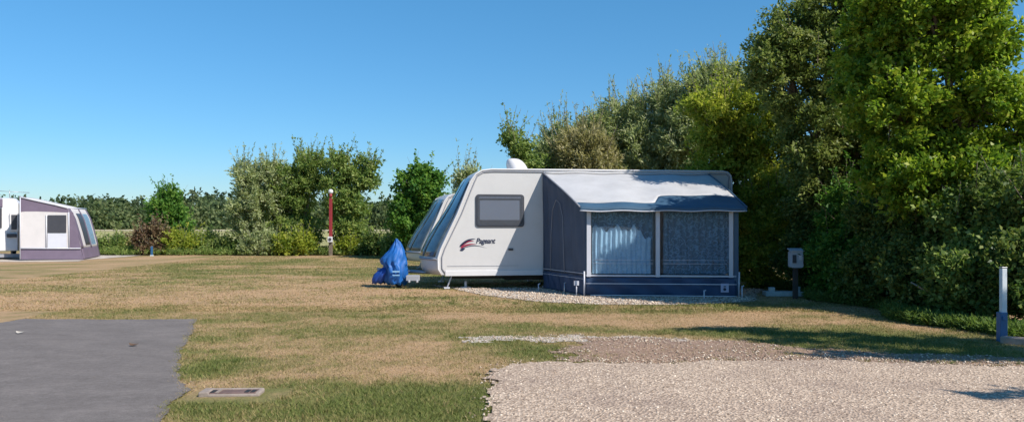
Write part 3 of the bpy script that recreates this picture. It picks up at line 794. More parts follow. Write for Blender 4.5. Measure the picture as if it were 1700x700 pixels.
# ------------------------------------------------------------ caravan builder
def caravan(root, prof, length, width, hgt, bow, detail=True):
    """local frame: x along the side towards the rear, y away from the near side, z up. prof: front outline bottom->roof"""
    rr = .22
    rear = [(length - rr, hgt), (length - rr * .45, hgt - rr * .12), (length - rr * .12, hgt - rr * .45), (length, hgt - rr), (length + .02, hgt * .5), (length - .02, .32)]
    out = list(prof) + rear
    nfr = len(prof)
    vs = [0, .012, .06, .2, .35, .5, .65, .8, .94, .988, 1]
    ins = [.025, .006, 0, 0, 0, 0, 0, 0, 0, .006, .025]
    cx = length / 2; cz = hgt / 2
    def pt(i, v, g=0.0):
        x, z = out[i]
        k = 1 - (2 * v - 1) ** 2
        if i < nfr: x = x - bow * k * min(1, max(0, (hgt + .1 - z) / hgt * 1.6))
        if z > hgt - .3: z = z + .03 * k
        sx = (cx - x); sz = (cz - z); l = math.hypot(sx, sz)
        return Vector((x + sx / l * g, v * width, z + sz / l * g))
    mb = MB()
    n = len(out); V_ = []
    for v, g in zip(vs, ins):
        V_ += [pt(i, v, g) for i in range(n)]
    F_ = []
    for j in range(len(vs) - 1):
        for i in range(n - 1):
            F_.append((j * n + i, j * n + i + 1, (j + 1) * n + i + 1, (j + 1) * n + i))
        F_.append((j * n + n - 1, j * n, (j + 1) * n, (j + 1) * n + n - 1))
    mb.add(V_, F_, True)
    mb.f.append(tuple(range(n))); mb.sm.append(False)
    b0 = (len(vs) - 1) * n
    mb.f.append(tuple(b0 + i for i in range(n))); mb.sm.append(False)
    body = mb.build('body', M['van_white'], root)
    # mouldings along both side outlines and the dark awning rail inside them
    for yy, side in ((-.004, 1), (width + .004, -1)):
        t = MB(); pts = [Vector((x, yy, z)) for x, z in out]
        t.tube(pts, .022, 6); t.build('edge_moulding', M['van_mould'], root)
        t = MB()
        ip = []
        for x, z in out:
            sx = (cx - x); sz = (cz - z); l = math.hypot(sx, sz); g = .075
            ip.append(Vector((x + sx / l * g * (1.2 if z < hgt - .2 else .6), yy - side * .006, min(z + sz / l * g, hgt - .06))))
        t.tube(ip, .014, 6); t.build('awning_rail', M['van_grey'], root)
    # front windows: three panes following the bowed front
    lo, hi = None, None
    def fsurf(z, v, off):
        for i in range(nfr - 1):
            if prof[i][1] <= z <= prof[i + 1][1] + 1e-6:
                tt = (z - prof[i][1]) / (prof[i + 1][1] - prof[i][1]); q = pt(i, v).lerp(pt(i + 1, v), tt)
                d = (pt(i + 1, v) - pt(i, v)).normalized(); nn = Vector((-d.z, 0, d.x))
                return q + nn * off
        return pt(nfr - 1, v)
    zb, zt = prof[2][1] + .02, hgt - .22
    for v0, v1 in ((.05, .27), (.30, .70), (.73, .95)):
        g = MB(); g.grid(lambda u, w: fsurf(zb + (zt - zb) * w, v0 + (v1 - v0) * u, .014), 8, 12)
        o = g.build('front_window', M['front_glass'], root); s = o.modifiers.new('s', 'SOLIDIFY'); s.thickness = .02; s.offset = 0
    g = MB(); g.tube([fsurf(zb - .05, v / 12, .01) for v in range(13)], .03, 6); g.build('front_bumper', M['van_grey'], root)
    # side skirt rail
    g = MB(); g.box((length / 2 - .02, -.012, .36), (length - .15, .03, .12)); g.box((length / 2 - .02, width + .012, .36), (length - .15, .03, .12))
    g.build('side_skirt', M['van_mould'], root, bevel=.008)
    # chassis and A frame, wheel, steadies, jockey wheel
    g = MB(); g.box((length / 2, .55, .26), (length - .4, .05, .12)); g.box((length / 2, width - .55, .26), (length - .4, .05, .12))
    g.box((length * .52, width / 2, .25), (.1, width - .4, .1)); g.box((length * .30, width / 2, .26), (1.1, 1.2, .2)); g.box((length * .75, width / 2, .25), (1.3, 1.3, .2)); g.box((length / 2, width / 2, .315), (length - .3, width - .1, .02)); g.build('chassis', M['chassis'], root)  # wide boxes and plate added to keep the space under the body dark
    if detail:
        g = MB(); g.tube([(.6, .55, .30), (-1.15, width / 2, .36)], .035, 6); g.tube([(.6, width - .55, .30), (-1.15, width / 2, .36)], .035, 6)
        g.tube([(-1.1, width / 2, .36), (-1.45, width / 2, .40)], .04, 8); g.build('drawbar', M['steel'], root)
        jk = MB(); jk.tube([(-.95, width / 2 - .12, .7), (-.95, width / 2 - .12, .16)], .024, 8); jk.tube([(-.95, width / 2 - .12, .7), (-1.1, width / 2 - .12, .74)], .01, 6)
        j = jk.build('jockey_stand', M['steel'], root)
        jw = MB(); jw.tube([(-.95, width / 2 - .16, .11), (-.95, width / 2 - .08, .11)], .11, 20); jw.build('jockey_wheel', M['rubber'], j)
    for yy in (.02, width - .22):
        wb = MB(); wb.tube([(length * .53, yy, .33), (length * .53, yy + .2, .33)], .33, 32); w_ = wb.build('tyre', M['rubber'], root)
        rb = MB(); rb.tube([(length * .53, yy - .01, .33), (length * .53, yy + .21, .33)], .19, 24); rb.build('rim', M['steel'], w_)
    for x in (.1, length * .345, length - .5):
        for yy in (.12, width - .12):
            s = MB(); s.tube([(x + .12, yy, .32), (x, yy, .02)], .018, 6); s.box((x, yy, .03), (.13, .13, .03)); s.build('corner_steady', M['pole_white'], root)
    return pt

def rrect(cx, cz, w, h, r, y, n=5):
    pts = []
    for qx, qz, a0 in ((1, 1, 0), (-1, 1, 90), (-1, -1, 180), (1, -1, 270)):
        for k in range(n + 1):
            t = R(a0 + 90 * k / n)
            pts.append(Vector((cx + qx * (w / 2 - r) + math.cos(t) * r, y, cz + qz * (h / 2 - r) + math.sin(t) * r)))
    return pts
def side_window(root, cx, cz, w, h, split=True):
    fr = MB(); fr.prism(rrect(cx, cz, w, h, .07, -.030), (0, .034, 0))
    f = fr.build('window', M['frame_grey'], root, bevel=.008)
    bk = MB(); bk.prism(rrect(cx, cz + .01, w - .09, h - .11, .05, -.034), (0, .003, 0)); bk.build('window_recess', M['dark_in'], f)
    bl = MB(); bl.prism(rrect(cx - .01, cz + .01, w - .20, h * .60, .015, -.039), (0, .003, 0)); bl.build('blind', M['blind'], f)
    tr_ = MB(); tr_.box((cx, -.037, cz + h / 2 - .075), (w - .16, .006, .03)); tr_.build('blind_rail', M['van_grey'], f)
    gl = MB(); gl.prism(rrect(cx, cz, w - .07, h - .08, .055, -.050), (0, .005, 0)); gl.build('pane', M['acrylic'], f)
    return f

# main caravan
RA = R(9)
big = empty('touring_caravan', (-1.54, 17.4, 0), RA)
tag(big, 'large white caravan with a red and navy swoosh and grey side window', 'caravan')
prof = [(-.02, .32), (-.10, .45), (-.105, .70), (-.04, .90), (.12, 1.24), (.33, 1.68), (.53, 2.18), (.63, 2.42), (.74, 2.57), (.88, 2.65), (1.10, 2.68)]
caravan(big, prof, 6.80, 2.20, 2.69, .34)
side_window(big, 1.285, 1.755, 1.10, .73)
# roof dome
d = MB()
def dome(u, v):
    t = u * 2 * math.pi; w = v * math.pi / 2
    rx = .29 * math.cos(w) ** .6; z = .30 * math.sin(w)
    lean = .10 * math.sin(w)
    x = rx * math.cos(t); x = x if x > 0 else x * .72
    return Vector((1.80 - lean + x, .85 + rx * .8 * math.sin(t), 2.70 + z))
d.grid(dome, 28, 10); d.tube([(1.79, .85, 2.60), (1.79, .85, 2.715)], .3, 24)
d.build('roof_dome', M['van_mould'], big)
# roof locker line, handle, seams, decal
g = MB(); g.box((1.53, -.012, 1.155 - .27), (.11, .02, .05)); g.build('locker_catch', M['frame_grey'], big, bevel=.006)
g = MB(); g.box((.9, -.004, .52), (1.6, .008, .006)); g.build('panel_seam', M['van_grey'], big)
def band(pts, ws, mat, name, y=-.0065):
    b_ = MB(); L_ = [Vector((x, y, z + w)) for (x, z), w in zip(pts, ws)]; Rr = [Vector((x, y, z - w)) for (x, z), w in zip(pts, ws)]
    n = len(pts); b_.add(L_ + Rr, [(i, i + 1, n + i + 1, n + i) for i in range(n - 1)])
    return b_.build(name, M[mat], big)
def arc(x0, z0, x1, z1, sag, n=14): return [(x0 + (x1 - x0) * i / n, z0 + (z1 - z0) * i / n + sag * math.sin(math.pi * i / n)) for i in range(n + 1)]
tp = lambda w, n=14, a=.5: [w * (math.sin(math.pi * min(1, (i / n) ** a)) * .92 + .08) for i in range(n + 1)]
X0, Z0 = .37, .97
band(arc(X0, Z0 - .02, X0 + .36, Z0 + .155, .045), tp(.030), 'navy', 'swoosh')
band(arc(X0 + .03, Z0 - .02, X0 + .33, Z0 + .10, .05), tp(.026), 'red', 'swoosh')
band(arc(X0 + .02, Z0 - .05, X0 + .38, Z0 + .03, .035), tp(.022), 'red', 'swoosh')
band(arc(X0 + .10, Z0 - .04, X0 + .62, Z0 - .055, .05), tp(.008), 'navy', 'swoosh')
band(arc(X0 + .01, Z0 - .10, X0 + .13, Z0 - .06, .0), tp(.035, a=1), 'navy', 'swoosh')
cu = bpy.data.curves.new('lettering', 'FONT'); cu.body = 'Pageant'; cu.size = .165; cu.extrude = .001; cu.shear = .25; cu.space_character = .95
cu.offset = .003
to = bpy.data.objects.new('tmp', cu); COL.objects.link(to)
dg = bpy.context.evaluated_depsgraph_get(); dg.update()
tm = bpy.data.meshes.new_from_object(to.evaluated_get(dg)); bpy.data.objects.remove(to)
tm.materials.clear(); tm.materials.append(M['navy'])
lt = bpy.data.objects.new('lettering', tm); COL.objects.link(lt); lt.parent = big
lt.location = (X0 + .37, -.0075, Z0 + .055); lt.rotation_euler = (R(90), 0, 0); lt.scale = (.88, 1, 1)
tag(lt, 'dark lettering on the caravan side')

# second caravan behind
c2 = empty('touring_caravan', (wx(722, 23.6) - .30, 23.6, 0), R(15))
tag(c2, 'white caravan mostly hidden behind the large one, only its curved front showing', 'caravan')
prof2 = [(.0, .32), (-.06, .45), (-.06, .62), (-.0, .80), (.16, 1.15), (.34, 1.55), (.52, 1.98), (.60, 2.16), (.70, 2.28), (.84, 2.35), (1.05, 2.38)]
caravan(c2, prof2, 5.2, 2.1, 2.40, .36, False)
side_window(c2, 1.4, 1.55, .9, .6)

# gas bottle box / front locker beside drawbar
# ------------------------------------------------------------ awning of the main caravan
ROT = Matrix.Rotation(RA, 3, 'Z'); ORG = Vector((-1.54, 17.4, 0))
def loc(x, y, z): return ORG + ROT @ Vector((x, y, z))
BL_, BR_ = loc(2.27, -.02, 2.60), loc(6.22, -.02, 2.60)
EF = 1.80
FLx = P(972, 0, 15.9); FRx = P(1222, 0, 15.6)
FL_, FR_ = Vector((FLx.x, 15.9, EF)), Vector((FRx.x, 15.6, EF))
aw = empty('caravan_awning', ((FL_.x + FR_.x) / 2, 16.4, 0)); tag(aw, 'blue awning with pale roof and curtained windows on the large caravan', 'awning')
AO = Vector(aw.location)
def A(v): return Vector(v) - AO
out_d = Vector((0, -1, 0))
EL, ER = FL_ + Vector((-.13, -.16, -.02)), FR_ + Vector((.17, -.16, -.02))     # eave line (overhang)
def roofp(u, v, lift=0):
    a_ = BL_.lerp(BR_, u); b_ = EL.lerp(ER, u)
    p = a_.lerp(b_, v); sag = .035 * math.sin(math.pi * v) * (.5 + .5 * math.cos(u * 2 * math.pi * 2)) + .012 * math.sin(u * 23 + v * 5)
    p.z += .06 * math.sin(math.pi * v) - sag * .8 + lift
    return A(p)
split_u = lambda u: .89 - .16 * min(1, max(0, (u - .48) / .06))
g = MB(); g.grid(lambda u, v: roofp(u, v * split_u(u)), 60, 14); g.build('roof', M['pvc_roof'], aw, solid=.006)
g = MB(); g.grid(lambda u, v: roofp(u, split_u(u) + (1 - split_u(u)) * v, .001), 60, 5)
g.grid(lambda u, v: roofp(u, 1) + Vector((0, 0, -.060 * v - .008 * v * math.sin(u * 90))), 90, 2); g.build('canopy_hem', M['aw_blue'], aw, solid=.006)
g = MB(); g.tube([roofp(i / 40, 1) + Vector((0, -.01, -.066)) for i in range(41)], .013, 5); g.build('hem_piping', M['pole_white'], aw)
# roof edge piping and the rail along the caravan
g = MB(); g.tube([roofp(0, i / 10, .012) for i in range(11)], .016, 6); g.build('roof_piping', M['van_grey'], aw)
g = MB(); g.tube([roofp(1, i / 10, .012) for i in range(11)], .016, 6); g.build('roof_piping', M['aw_blue'], aw)
g = MB(); g.tube([roofp(i / 20, 0, .02) for i in range(21)], .028, 6); g.build('roof_edge', M['pvc_roof'], aw)
# side walls
MW = .40                 # mud wall height
def sidewall(B, Fp, name, mat, z0, topfn, seed):
    def fn(u, v):
        p = B.lerp(Fp, u); zt = topfn(u)
        z = z0 + (zt - z0) * v
        w = .018 * math.sin(u * 21 + seed) * math.sin(math.pi * v) + .012 * math.sin(u * 47 + v * 5)
        return A(Vector((p.x + w, p.y, z)))
    g = MB(); g.grid(fn, 34, 14); return g.build(name, M[mat], aw, solid=.004)
for B, Fp, sd in ((BL_, FL_, 0), (BR_, FR_, 2)):
    u_ = 0 if B is BL_ else 1
    top = lambda u, u_=u_: (roofp(u_, min(1, u * .92)) + AO).z - .02
    s1 = sidewall(B, Fp, 'side_panel', 'aw_slate' if u_ == 0 else 'aw_blue', MW, top, sd)
    sidewall(B, Fp, 'mud_wall', 'aw_navy', .015, lambda u: MW - .004, sd)
    # white seam on the mud wall line, zip arch of the door
    g = MB(); g.tube([A(B.lerp(Fp, i / 10).xy.to_3d() + Vector((-.012 if u_ == 0 else .012, -.004, MW + .05))) for i in range(11)], .008, 5)
    g.tube([A(B.lerp(Fp, i / 10).xy.to_3d() + Vector((-.016 if u_ == 0 else .016, -.004, MW - .06))) for i in range(11)], .006, 5); g.build('wall_seam', M['pole_white'], aw)
zp = MB()
zp.tube([A(Vector((BL_.lerp(FL_, u).x - .03, BL_.lerp(FL_, u).y, z))) for u, z in ((.22, .42), (.24, 1.2), (.27, 1.75), (.36, 1.98), (.45, 1.9), (.52, 1.6), (.54, .9), (.56, .42))], .007, 5)
zp.build('door_zip', M['van_grey'], aw)
# dark inner valance strip next to the caravan
g = MB(); g.prism([A(loc(2.27, -.05, 2.5)), A(loc(2.42, -.05, 2.44)), A(loc(2.42, -.05, .42)), A(loc(2.27, -.05, .42))], ROT @ Vector((0, .01, 0)))
g.build('draught_strip', M['aw_slate'], aw)
# front wall
def fpt(u, z, off=0.0): p = FL_.lerp(FR_, u); return A(Vector((p.x, p.y - off, z)))
def front_cloth(u0, u1, z0, z1, name, mat, off=0.0, amp=.012, nu=30, nv=10, solid=.004, fr=30):
    g = MB(); g.grid(lambda u, v: fpt(u0 + (u1 - u0) * u, z0 + (z1 - z0) * v, off + amp * math.sin((u0 + (u1 - u0) * u) * fr + v * 2) * math.sin(math.pi * v)), nu, nv)
    return g.build(name, M[mat], aw, solid=solid)
front_cloth(0, 1, .02, MW - .02, 'mud_wall', 'aw_navy', amp=.035, nu=60, fr=26)
U = [0.0, .485, 1.0]
for k in range(2):
    a0, a1 = U[k] + .045, U[k + 1] - .03
    front_cloth(a0 - .01, a1 + .01, MW + .02, EF - .06, 'front_window', 'vinyl', off=.004, amp=.006)
    # curtains hanging inside
    def cur(u, v, a0=a0, a1=a1):
        uu = a0 + (a1 - a0) * u
        return fpt(uu, MW + .05 + (EF - .14 - MW) * v, -.10 + .022 * math.sin(uu * 150 + math.sin(v * 2.5)) + .01 * math.sin(uu * 61))
    g = MB(); g.grid(cur, 150, 10); g.build('curtain', M['lace'], aw)
def cur2(u, v):  # net sheet with its top edge shaped as the edge of the sunlit area
    uu = .05 + .39 * u
    h = .92 + .05 * math.sin(u * 19) + .03 * math.sin(u * 47) - .25 * max(0, u - .72) * 3
    return fpt(uu, MW + .05 + h * v, -.045 + .020 * math.sin(uu * 190 + math.sin(v * 3)) + .012 * math.sin(uu * 67))
g = MB(); g.grid(cur2, 160, 10); g.build('sun_patch_curtain', M['sun_patch_voile'], aw)
# front borders and uprights (white webbing strips)
for k, (u, w) in enumerate(((.022, .085), (.483, .085), (.965, .085))):
    g = MB(); g.add([fpt(u, MW - .01, .030) + Vector((-w / 2, 0, 0)), fpt(u, MW - .01, .030) + Vector((w / 2, 0, 0)), fpt(u, EF - .04, .030) + Vector((w / 2, 0, 0)), fpt(u, EF - .04, .030) + Vector((-w / 2, 0, 0))], [(0, 1, 2, 3)])
    g.build('corner_border' if k != 1 else 'middle_border', M['pole_white'], aw, solid=.01)
front_cloth(0, 1, EF - .10, EF - .005, 'top_border', 'aw_slate', off=.014, amp=.0)
front_cloth(0, 1, MW - .005, MW + .03, 'sill_border', 'pole_white', off=.018, amp=.0)
front_cloth(0, 1, .245, .262, 'mud_wall_seam', 'pole_white', off=.043, amp=.0)
front_cloth(.03, 1, .012, .03, 'ground_hem', 'pole_white', off=.045, amp=.0)
front_cloth(-.0, .022, MW, EF - .01, 'corner_cloth', 'aw_blue', off=.01, amp=0)
front_cloth(.985, 1.015, .03, EF - .01, 'corner_cloth', 'aw_blue', off=.01, amp=0)
# horizontal vinyl seams across both windows
for z in (.66, .73):
    g = MB(); g.tube([fpt(.05, z, .016), fpt(.455, z, .016)], .006, 5); g.tube([fpt(.51, z, .016), fpt(.94, z, .016)], .005, 5); g.build('window_seam', M['pole_white'], aw)
# inside poles and floor cloth, interior back is the caravan
for u in (0.0, 1.0):
    g = MB(); g.tube([fpt(u, .0, .05 if u == 0 else .02) + Vector((-.03 if u == 0 else .05, 0, 0)), fpt(u, MW + .1, .05) + Vector((-.03 if u == 0 else .05, 0, 0))], .016, 8); g.build('pole', M['pole_white'], aw)
# maker badge: pale square with dark mark
g = MB(); g.add([fpt(.895, .10, .06), fpt(.947, .10, .06), fpt(.947, .275, .06), fpt(.895, .275, .06)], [(0, 1, 2, 3)]); bd = g.build('badge', plain('badge', (.5, .48, .62), .6), aw, solid=.006)
g = MB(); g.tube([fpt(.92, .16, .064), fpt(.92, .16, .072)], .03, 12); g.box(fpt(.921, .215, .067), (.05, .006, .02)); g.build('badge_mark', M['navy'], bd)
# guy pegs
def peg(x, y, h, label, white=True, wide=False):
    g = MB(); g.tube([(0, 0, -.05), (0, 0, h)], .013, 6)
    if wide: g.box((0, 0, h), (.10, .05, .09))
    else: g.tube([(0, 0, h * .93), (.035, 0, h * 1.02)], .012, 6)
    o = g.build('tent_peg', M['pole_white' if white else 'steel']); o.location = (x, y, 0)
    tag(o, label, 'peg', 'pegs and stakes round the awning')
peg(wx(937, 16.3), 16.3, .24, 'thin grey stake left of the awning corner', False)
peg(wx(957, 16.0), 16.0, .25, 'white broad topped stake beside the awning left corner', True, True)
peg(wx(1169, 15.2), 15.2, .17, 'short white stake below the small badge on the awning')
peg(wx(1232, 15.4), 15.4, .24, 'white stake at the right corner of the awning')
peg(wx(894, 17.0), 17.0, .16, 'small stake under the caravan side left of the awning')

# ------------------------------------------------------------ blue cover over the hitch
def rings(levels, nseg=40, fold=.03, seed=0):
    g = MB(); Vv = []
    for li, (z, cx, cy, rx, ry) in enumerate(levels):
        for k in range(nseg):
            t = 2 * math.pi * k / nseg
            f = 1 + fold * (1 - 2 * abs(math.sin(3.5 * t + li * .23 + seed))) + fold * .8 * (1 - 2 * abs(math.sin(6 * t - li * .31 + 1))) + fold * .5 * math.sin(2 * t + li * .4) + random.uniform(-.02, .02)
            jx, jy = random.uniform(-1, 1) * .07 * rx, random.uniform(-1, 1) * .10 * ry
            Vv.append(Vector((jx + cx + rx * f * math.cos(t), jy + cy + ry * f * math.sin(t), z + .02 * math.sin(7 * t + li))))
    fs = [(i * nseg + k, i * nseg + (k + 1) % nseg, (i + 1) * nseg + (k + 1) % nseg, (i + 1) * nseg + k) for i in range(len(levels) - 1) for k in range(nseg)]
    fs.append(tuple((len(levels) - 1) * nseg + k for k in range(nseg)))
    g.add(Vv, fs, True); return g
cv = empty('hitch_cover', (wx(650, 17.9), 17.9, 0)); tag(cv, 'crumpled bright blue cover draped over the hitch', 'cover')
s = 17.9 / F
def lv(py, xl, xr, ry): return (wz(py, 17.9), ((xl + xr) / 2 - 650) * s, 0, (xr - xl) / 2 * s, ry)
lev = [lv(471, 646, 674, .24), lv(466, 641, 675, .26), lv(460, 640, 676, .28), lv(453, 640, 676, .30), lv(446, 640, 676, .30), lv(440, 638, 675, .29), lv(437, 634, 675, .28), lv(432, 631, 675, .27), lv(427, 634, 674, .25), lv(421, 640, 673, .23), lv(415, 646, 671, .19), lv(409, 650, 668, .14), lv(403, 654, 665, .09), lv(399, 656, 661, .05), lv(397, 657, 659, .03)]
rings(lev, 48, .075).build('cover_top', M['tarp'], cv, solid=.006)
lev = [lv(470, 618, 640, .10), lv(464, 618, 646, .14), lv(456, 622, 652, .17), lv(449, 628, 658, .17), lv(444, 636, 660, .10)]
rings(lev, 30, .10, 2).build('cover_flap', plain('tarp_dark', (.012, .06, .30), .5, var=.3, scale=5, bmp=.5, bscale=9), cv, solid=.006)
g = MB(); g.box(((661 - 650) * s, -.32, wz(449, 17.9)), (.16, .012, .035)); g.box(((661 - 650) * s, -.32, wz(455, 17.9)), (.16, .012, .025)); g.build('label_stripe', plain('pale_blue', (.25, .45, .65), .5), cv)
# white gas locker / step beside the jockey wheel
g = MB(); g.box((0, 0, .10), (.30, .22, .12)); g.tube([(-.08, -.1, .0), (-.08, -.1, .06)], .03, 8); g.tube([(.1, -.1, .0), (.1, -.1, .06)], .03, 8)
o = g.build('step_box', M['blind'], bevel=.015); o.location = (wx(686, 17.7), 17.7, .14); tag(o, 'small grey plastic step box between the blue cover and the caravan', 'step')
o = MB().tube([(0, 0, .0), (0, 0, .16)], .03, 8).tube([(0, 0, .0), (0, 0, .03)], .12, 16).build('water_tap', M['van_mould']); o.location = (wx(773, 17.8), 17.8, .0)
tag(o, 'small pale waste fitting on the gravel under the caravan', 'fitting')

# ------------------------------------------------------------ left caravan and purple awning
YL = 31.8
c3 = empty('touring_caravan', (wx(33, 32.5) - 2.27 * math.cos(R(31)), 32.5 - 2.27 * math.sin(R(31)), 0), R(31)); tag(c3, 'far white caravan cut by the left edge of the photo, with a roof aerial', 'caravan')
sL = YL / F; W3 = 93 * sL; H3 = wz(327, YL)
g = MB()
sec = [(0, .35), (-.02, 1.4), (.03, H3 - .25), (.14, H3 - .06), (.35, H3), (W3 - .3, H3), (W3 - .10, H3 - .05), (W3 - .02, H3 - .2), (W3, 1.4), (W3 - .02, .35)]
Ls = [(0.0, .25), (.25, .05), (.6, 0), (5.6, 0), (5.9, .1)]
Vv = []
for y, ins in Ls:
    for x, z in sec: Vv.append((x + (W3 / 2 - x) * ins * .2, y + (0 if y > .5 else .25 * max(0, z - 1.2) / 1.4), z - ins * .15 * (z > 1.5)))
n = len(sec); fs = [(j * n + i, j * n + (i + 1) % n, (j + 1) * n + (i + 1) % n, (j + 1) * n + i) for j in range(len(Ls) - 1) for i in range(n)]
fs += [tuple(range(n)), tuple((len(Ls) - 1) * n + i for i in range(n))]
g.add(Vv, fs); g.build('body', M['van_mould'], c3, bevel=.04)
def wbox(px0, py0, px1, py1, y, name, mat, par=c3, Yr=YL, th=.03):
    s_ = Yr / F; x0 = (px0 + 60) * s_; x1 = (px1 + 60) * s_; z0 = wz(py1, Yr); z1 = wz(py0, Yr)
    return MB().box(((x0 + x1) / 2, y, (z0 + z1) / 2), (x1 - x0, th, z1 - z0)).build(name, M[mat], par, bevel=.01)
wf = wbox(18, 353, 31, 384, .10, 'window', 'van_mould', th=.14); wbox(20.5, 356, 28.5, 381, .018, 'pane', 'frame_grey', wf, th=.03)
wf = wbox(-45, 345, 7, 378, .12, 'window', 'frame_grey', th=.2); wbox(-42, 348, 4, 375, .012, 'pane', 'front_glass', wf, th=.02)
wbox(-50, 329, 8, 343, .22, 'roof_panel', 'purple', th=.2)
wbox(14, 388, 28, 394, .05, 'grab_handle', 'frame_grey', th=.16)
wbox(-55, 422, 33, 428, .2, 'bumper', 'van_grey', th=.1)
for x in (.3, W3 - .3):
    w_ = MB().tube([(x - .1, 2.9, .33), (x + .1, 2.9, .33)], .33, 20).build('wheel', M['rubber'], c3)
    MB().tube([(x, .4, .4), (x, .4, .02)], .02, 6).build('corner_steady', M['steel'], c3)
# aerial
ae = MB(); bx = (17 + 60) * sL
ae.tube([(bx, .9, H3 - .05), (bx, .9, wz(313, YL))], .016, 6)
ae.tube([(bx - .45, .9, wz(315, YL)), (bx + .72, .9, wz(317, YL))], .012, 6)
for k in range(8): ae.tube([(bx - .4 + .15 * k, .75, wz(315, YL) - k * .005), (bx - .4 + .15 * k, 1.05, wz(315, YL) - k * .005)], .006, 4)
ae.box((bx - .42, .9, wz(315, YL)), (.02, .22, .12)); ae.build('roof_aerial', M['steel'], c3)

a3 = empty('caravan_awning', (wx(90, 31.8), 31.8, 0)); tag(a3, 'cream and purple curved awning beside the far left caravan', 'awning')
AO3 = Vector(a3.location)
NL = lambda py: P(34, py, 31.6)
def P3(px, py, Y): return P(px, py, Y) - AO3
# near side wall outline (px, py): roof line and the curved front edge
def yy3(px): return 31.4 + (px - 33) / 107 * .7
roofl = [(33, 328), (60, 334), (88, 340), (112, 346)]
front = [(112, 346), (121, 362), (128, 385), (134, 408), (139, 429.5)]
def wall_strip(pts_top, pts_bot, name, mat, par=a3, off=0.0, solid=.008):
    n = len(pts_top); g = MB()
    g.add([P3(px, py, yy3(px) - off) for px, py in pts_top] + [P3(px, py, yy3(px) - off) for px, py in pts_bot], [(i, i + 1, n + i + 1, n + i) for i in range(n - 1)])
    return g.build(name, M[mat], par, solid=solid)
top = [(33, 328), (50, 331.8), (70, 336.3), (92, 341), (112, 346)]
wall_strip(top, [(33, 352), (42, 351), (62, 351), (92, 352), (116, 353)], 'eaves_panel', 'purple')
wall_strip([(33, 352), (42, 351), (62, 351), (92, 352), (116, 353)], [(33, 412), (50, 412), (75, 412), (100, 412), (134, 412)], 'side_panel', 'cream')
wall_strip([(33, 412), (60, 412), (100, 412), (134, 412)], [(33, 430.2), (60, 430.2), (100, 430.2), (139, 430.2)], 'mud_wall', 'purple')
wall_strip([(116, 352), (116.2, 352), (121.5, 352)], [(116, 411.5), (125, 411.5), (134.5, 411.5)], 'front_border', 'purple', off=.02)
wf = wall_strip([(79, 357), (110, 357)], [(79, 386), (110, 386)], 'window', 'frame_grey', off=.03)
wall_strip([(79, 387), (111, 387)], [(79, 411), (111, 411)], 'window_flap', 'pole_white', off=.025)
g = MB()
for pts in ([(77, 356), (77, 412)], [(114, 352), (115, 412)], [(33, 412), (134, 412)], [(33.5, 328), (33.5, 430)]):
    g.tube([P3(px, py, yy3(px) - .04) for px, py in pts], .022, 5)
g.build('seam_piping', M['pole_white'], a3)
# front wall, swept back
dpt = Vector((-1.10, 3.4, 0))
fr = [P3(px, py, yy3(px)) for px, py in front]
def fw(u, v):
    i = min(int(v * (len(fr) - 1)), len(fr) - 2); t = v * (len(fr) - 1) - i
    p = fr[i].lerp(fr[i + 1], t); return p + dpt * u + Vector((.04 * math.sin(math.pi * u), 0, 0))
def fwu(u0, u1, v0, v1, name, mat, off=0.0):
    g = MB(); g.grid(lambda u, v: fw(u0 + (u1 - u0) * u, v0 + (v1 - v0) * v) + Vector((off, 0, 0)), 12, 14); return g.build(name, M[mat], a3, solid=.008)
fwu(0, 1, 0, .79, 'front_panel', 'cream'); fwu(0, 1, .79, 1, 'mud_wall', 'purple', .002)
fwu(.0, .10, 0, .79, 'front_border', 'purple', .02); fwu(.24, .45, .12, .74, 'front_window', 'frame_grey', .02); fwu(.56, .84, .12, .74, 'front_window', 'vinyl', .02)
fwu(.47, .53, 0, .79, 'front_border', 'purple', .02); fwu(.93, 1, 0, .79, 'front_border', 'purple', .02)
g = MB()
rt = [P3(px, py, yy3(px)) for px, py in top]
g.grid(lambda u, v: rt[min(int(u * 4), 3)].lerp(rt[min(int(u * 4), 3) + 1], u * 4 - min(int(u * 4), 3)) + dpt * v + Vector((0, 0, .05 * math.sin(math.pi * v))), 8, 8)
g.build('roof', M['cream'], a3, solid=.01)
g = MB(); g.tube([p + Vector((0, -.02, .03)) for p in rt] , .035, 6); g.tube([rt[-1] + Vector((0, -.02, .03)), rt[-1] + dpt + Vector((0, 0, .04))], .04, 6); g.build('roof_piping', M['pole_white'], a3)
g = MB(); g.add([p + dpt for p in rt] + [p + dpt for p in fr[1:]] + [rt[0] + dpt + Vector((0, 0, -2.45))], [tuple(range(len(rt) + len(fr)))]); g.build('rear_panel', M['purple'], a3, solid=.01)

# ------------------------------------------------------------ posts and small things
# red post with lamp
YR = 36.2; sR = YR / F
rp = empty('lamp_post', (wx(549, YR), YR, 0)); tag(rp, 'red square post topped by a small white lamp, in front of the far hedge', 'post')
MB().box((0, 0, wz(365, YR)), (.14, .12, wz(324, YR) - wz(400, YR) - .12)).build('post', M['post_red'], rp, bevel=.015)
MB().tube([(0, 0, wz(324, YR) - .12), (0, 0, wz(321.5, YR))], .07, 12).build('lamp_collar', M['post_red'], rp)
g = MB(); g.grid(lambda u, v: Vector((.115 * math.cos(u * 6.2832) * math.sin(v * math.pi * .999 + .0005), .115 * math.sin(u * 6.2832) * math.sin(v * math.pi * .999 + .0005), wz(318, YR) - .115 * math.cos(v * math.pi))), 16, 10)
g.build('lamp_globe', M['van_mould'], rp)
MB().box((0, -.0, wz(412, YR) ), (.16, .13, .72)).build('post_foot', M['bark'], rp, bevel=.01)
b_ = MB().box((0, -.12, wz(397, YR)), (.22, .09, .26)).build('sign_box', M['van_mould'], rp, bevel=.015)
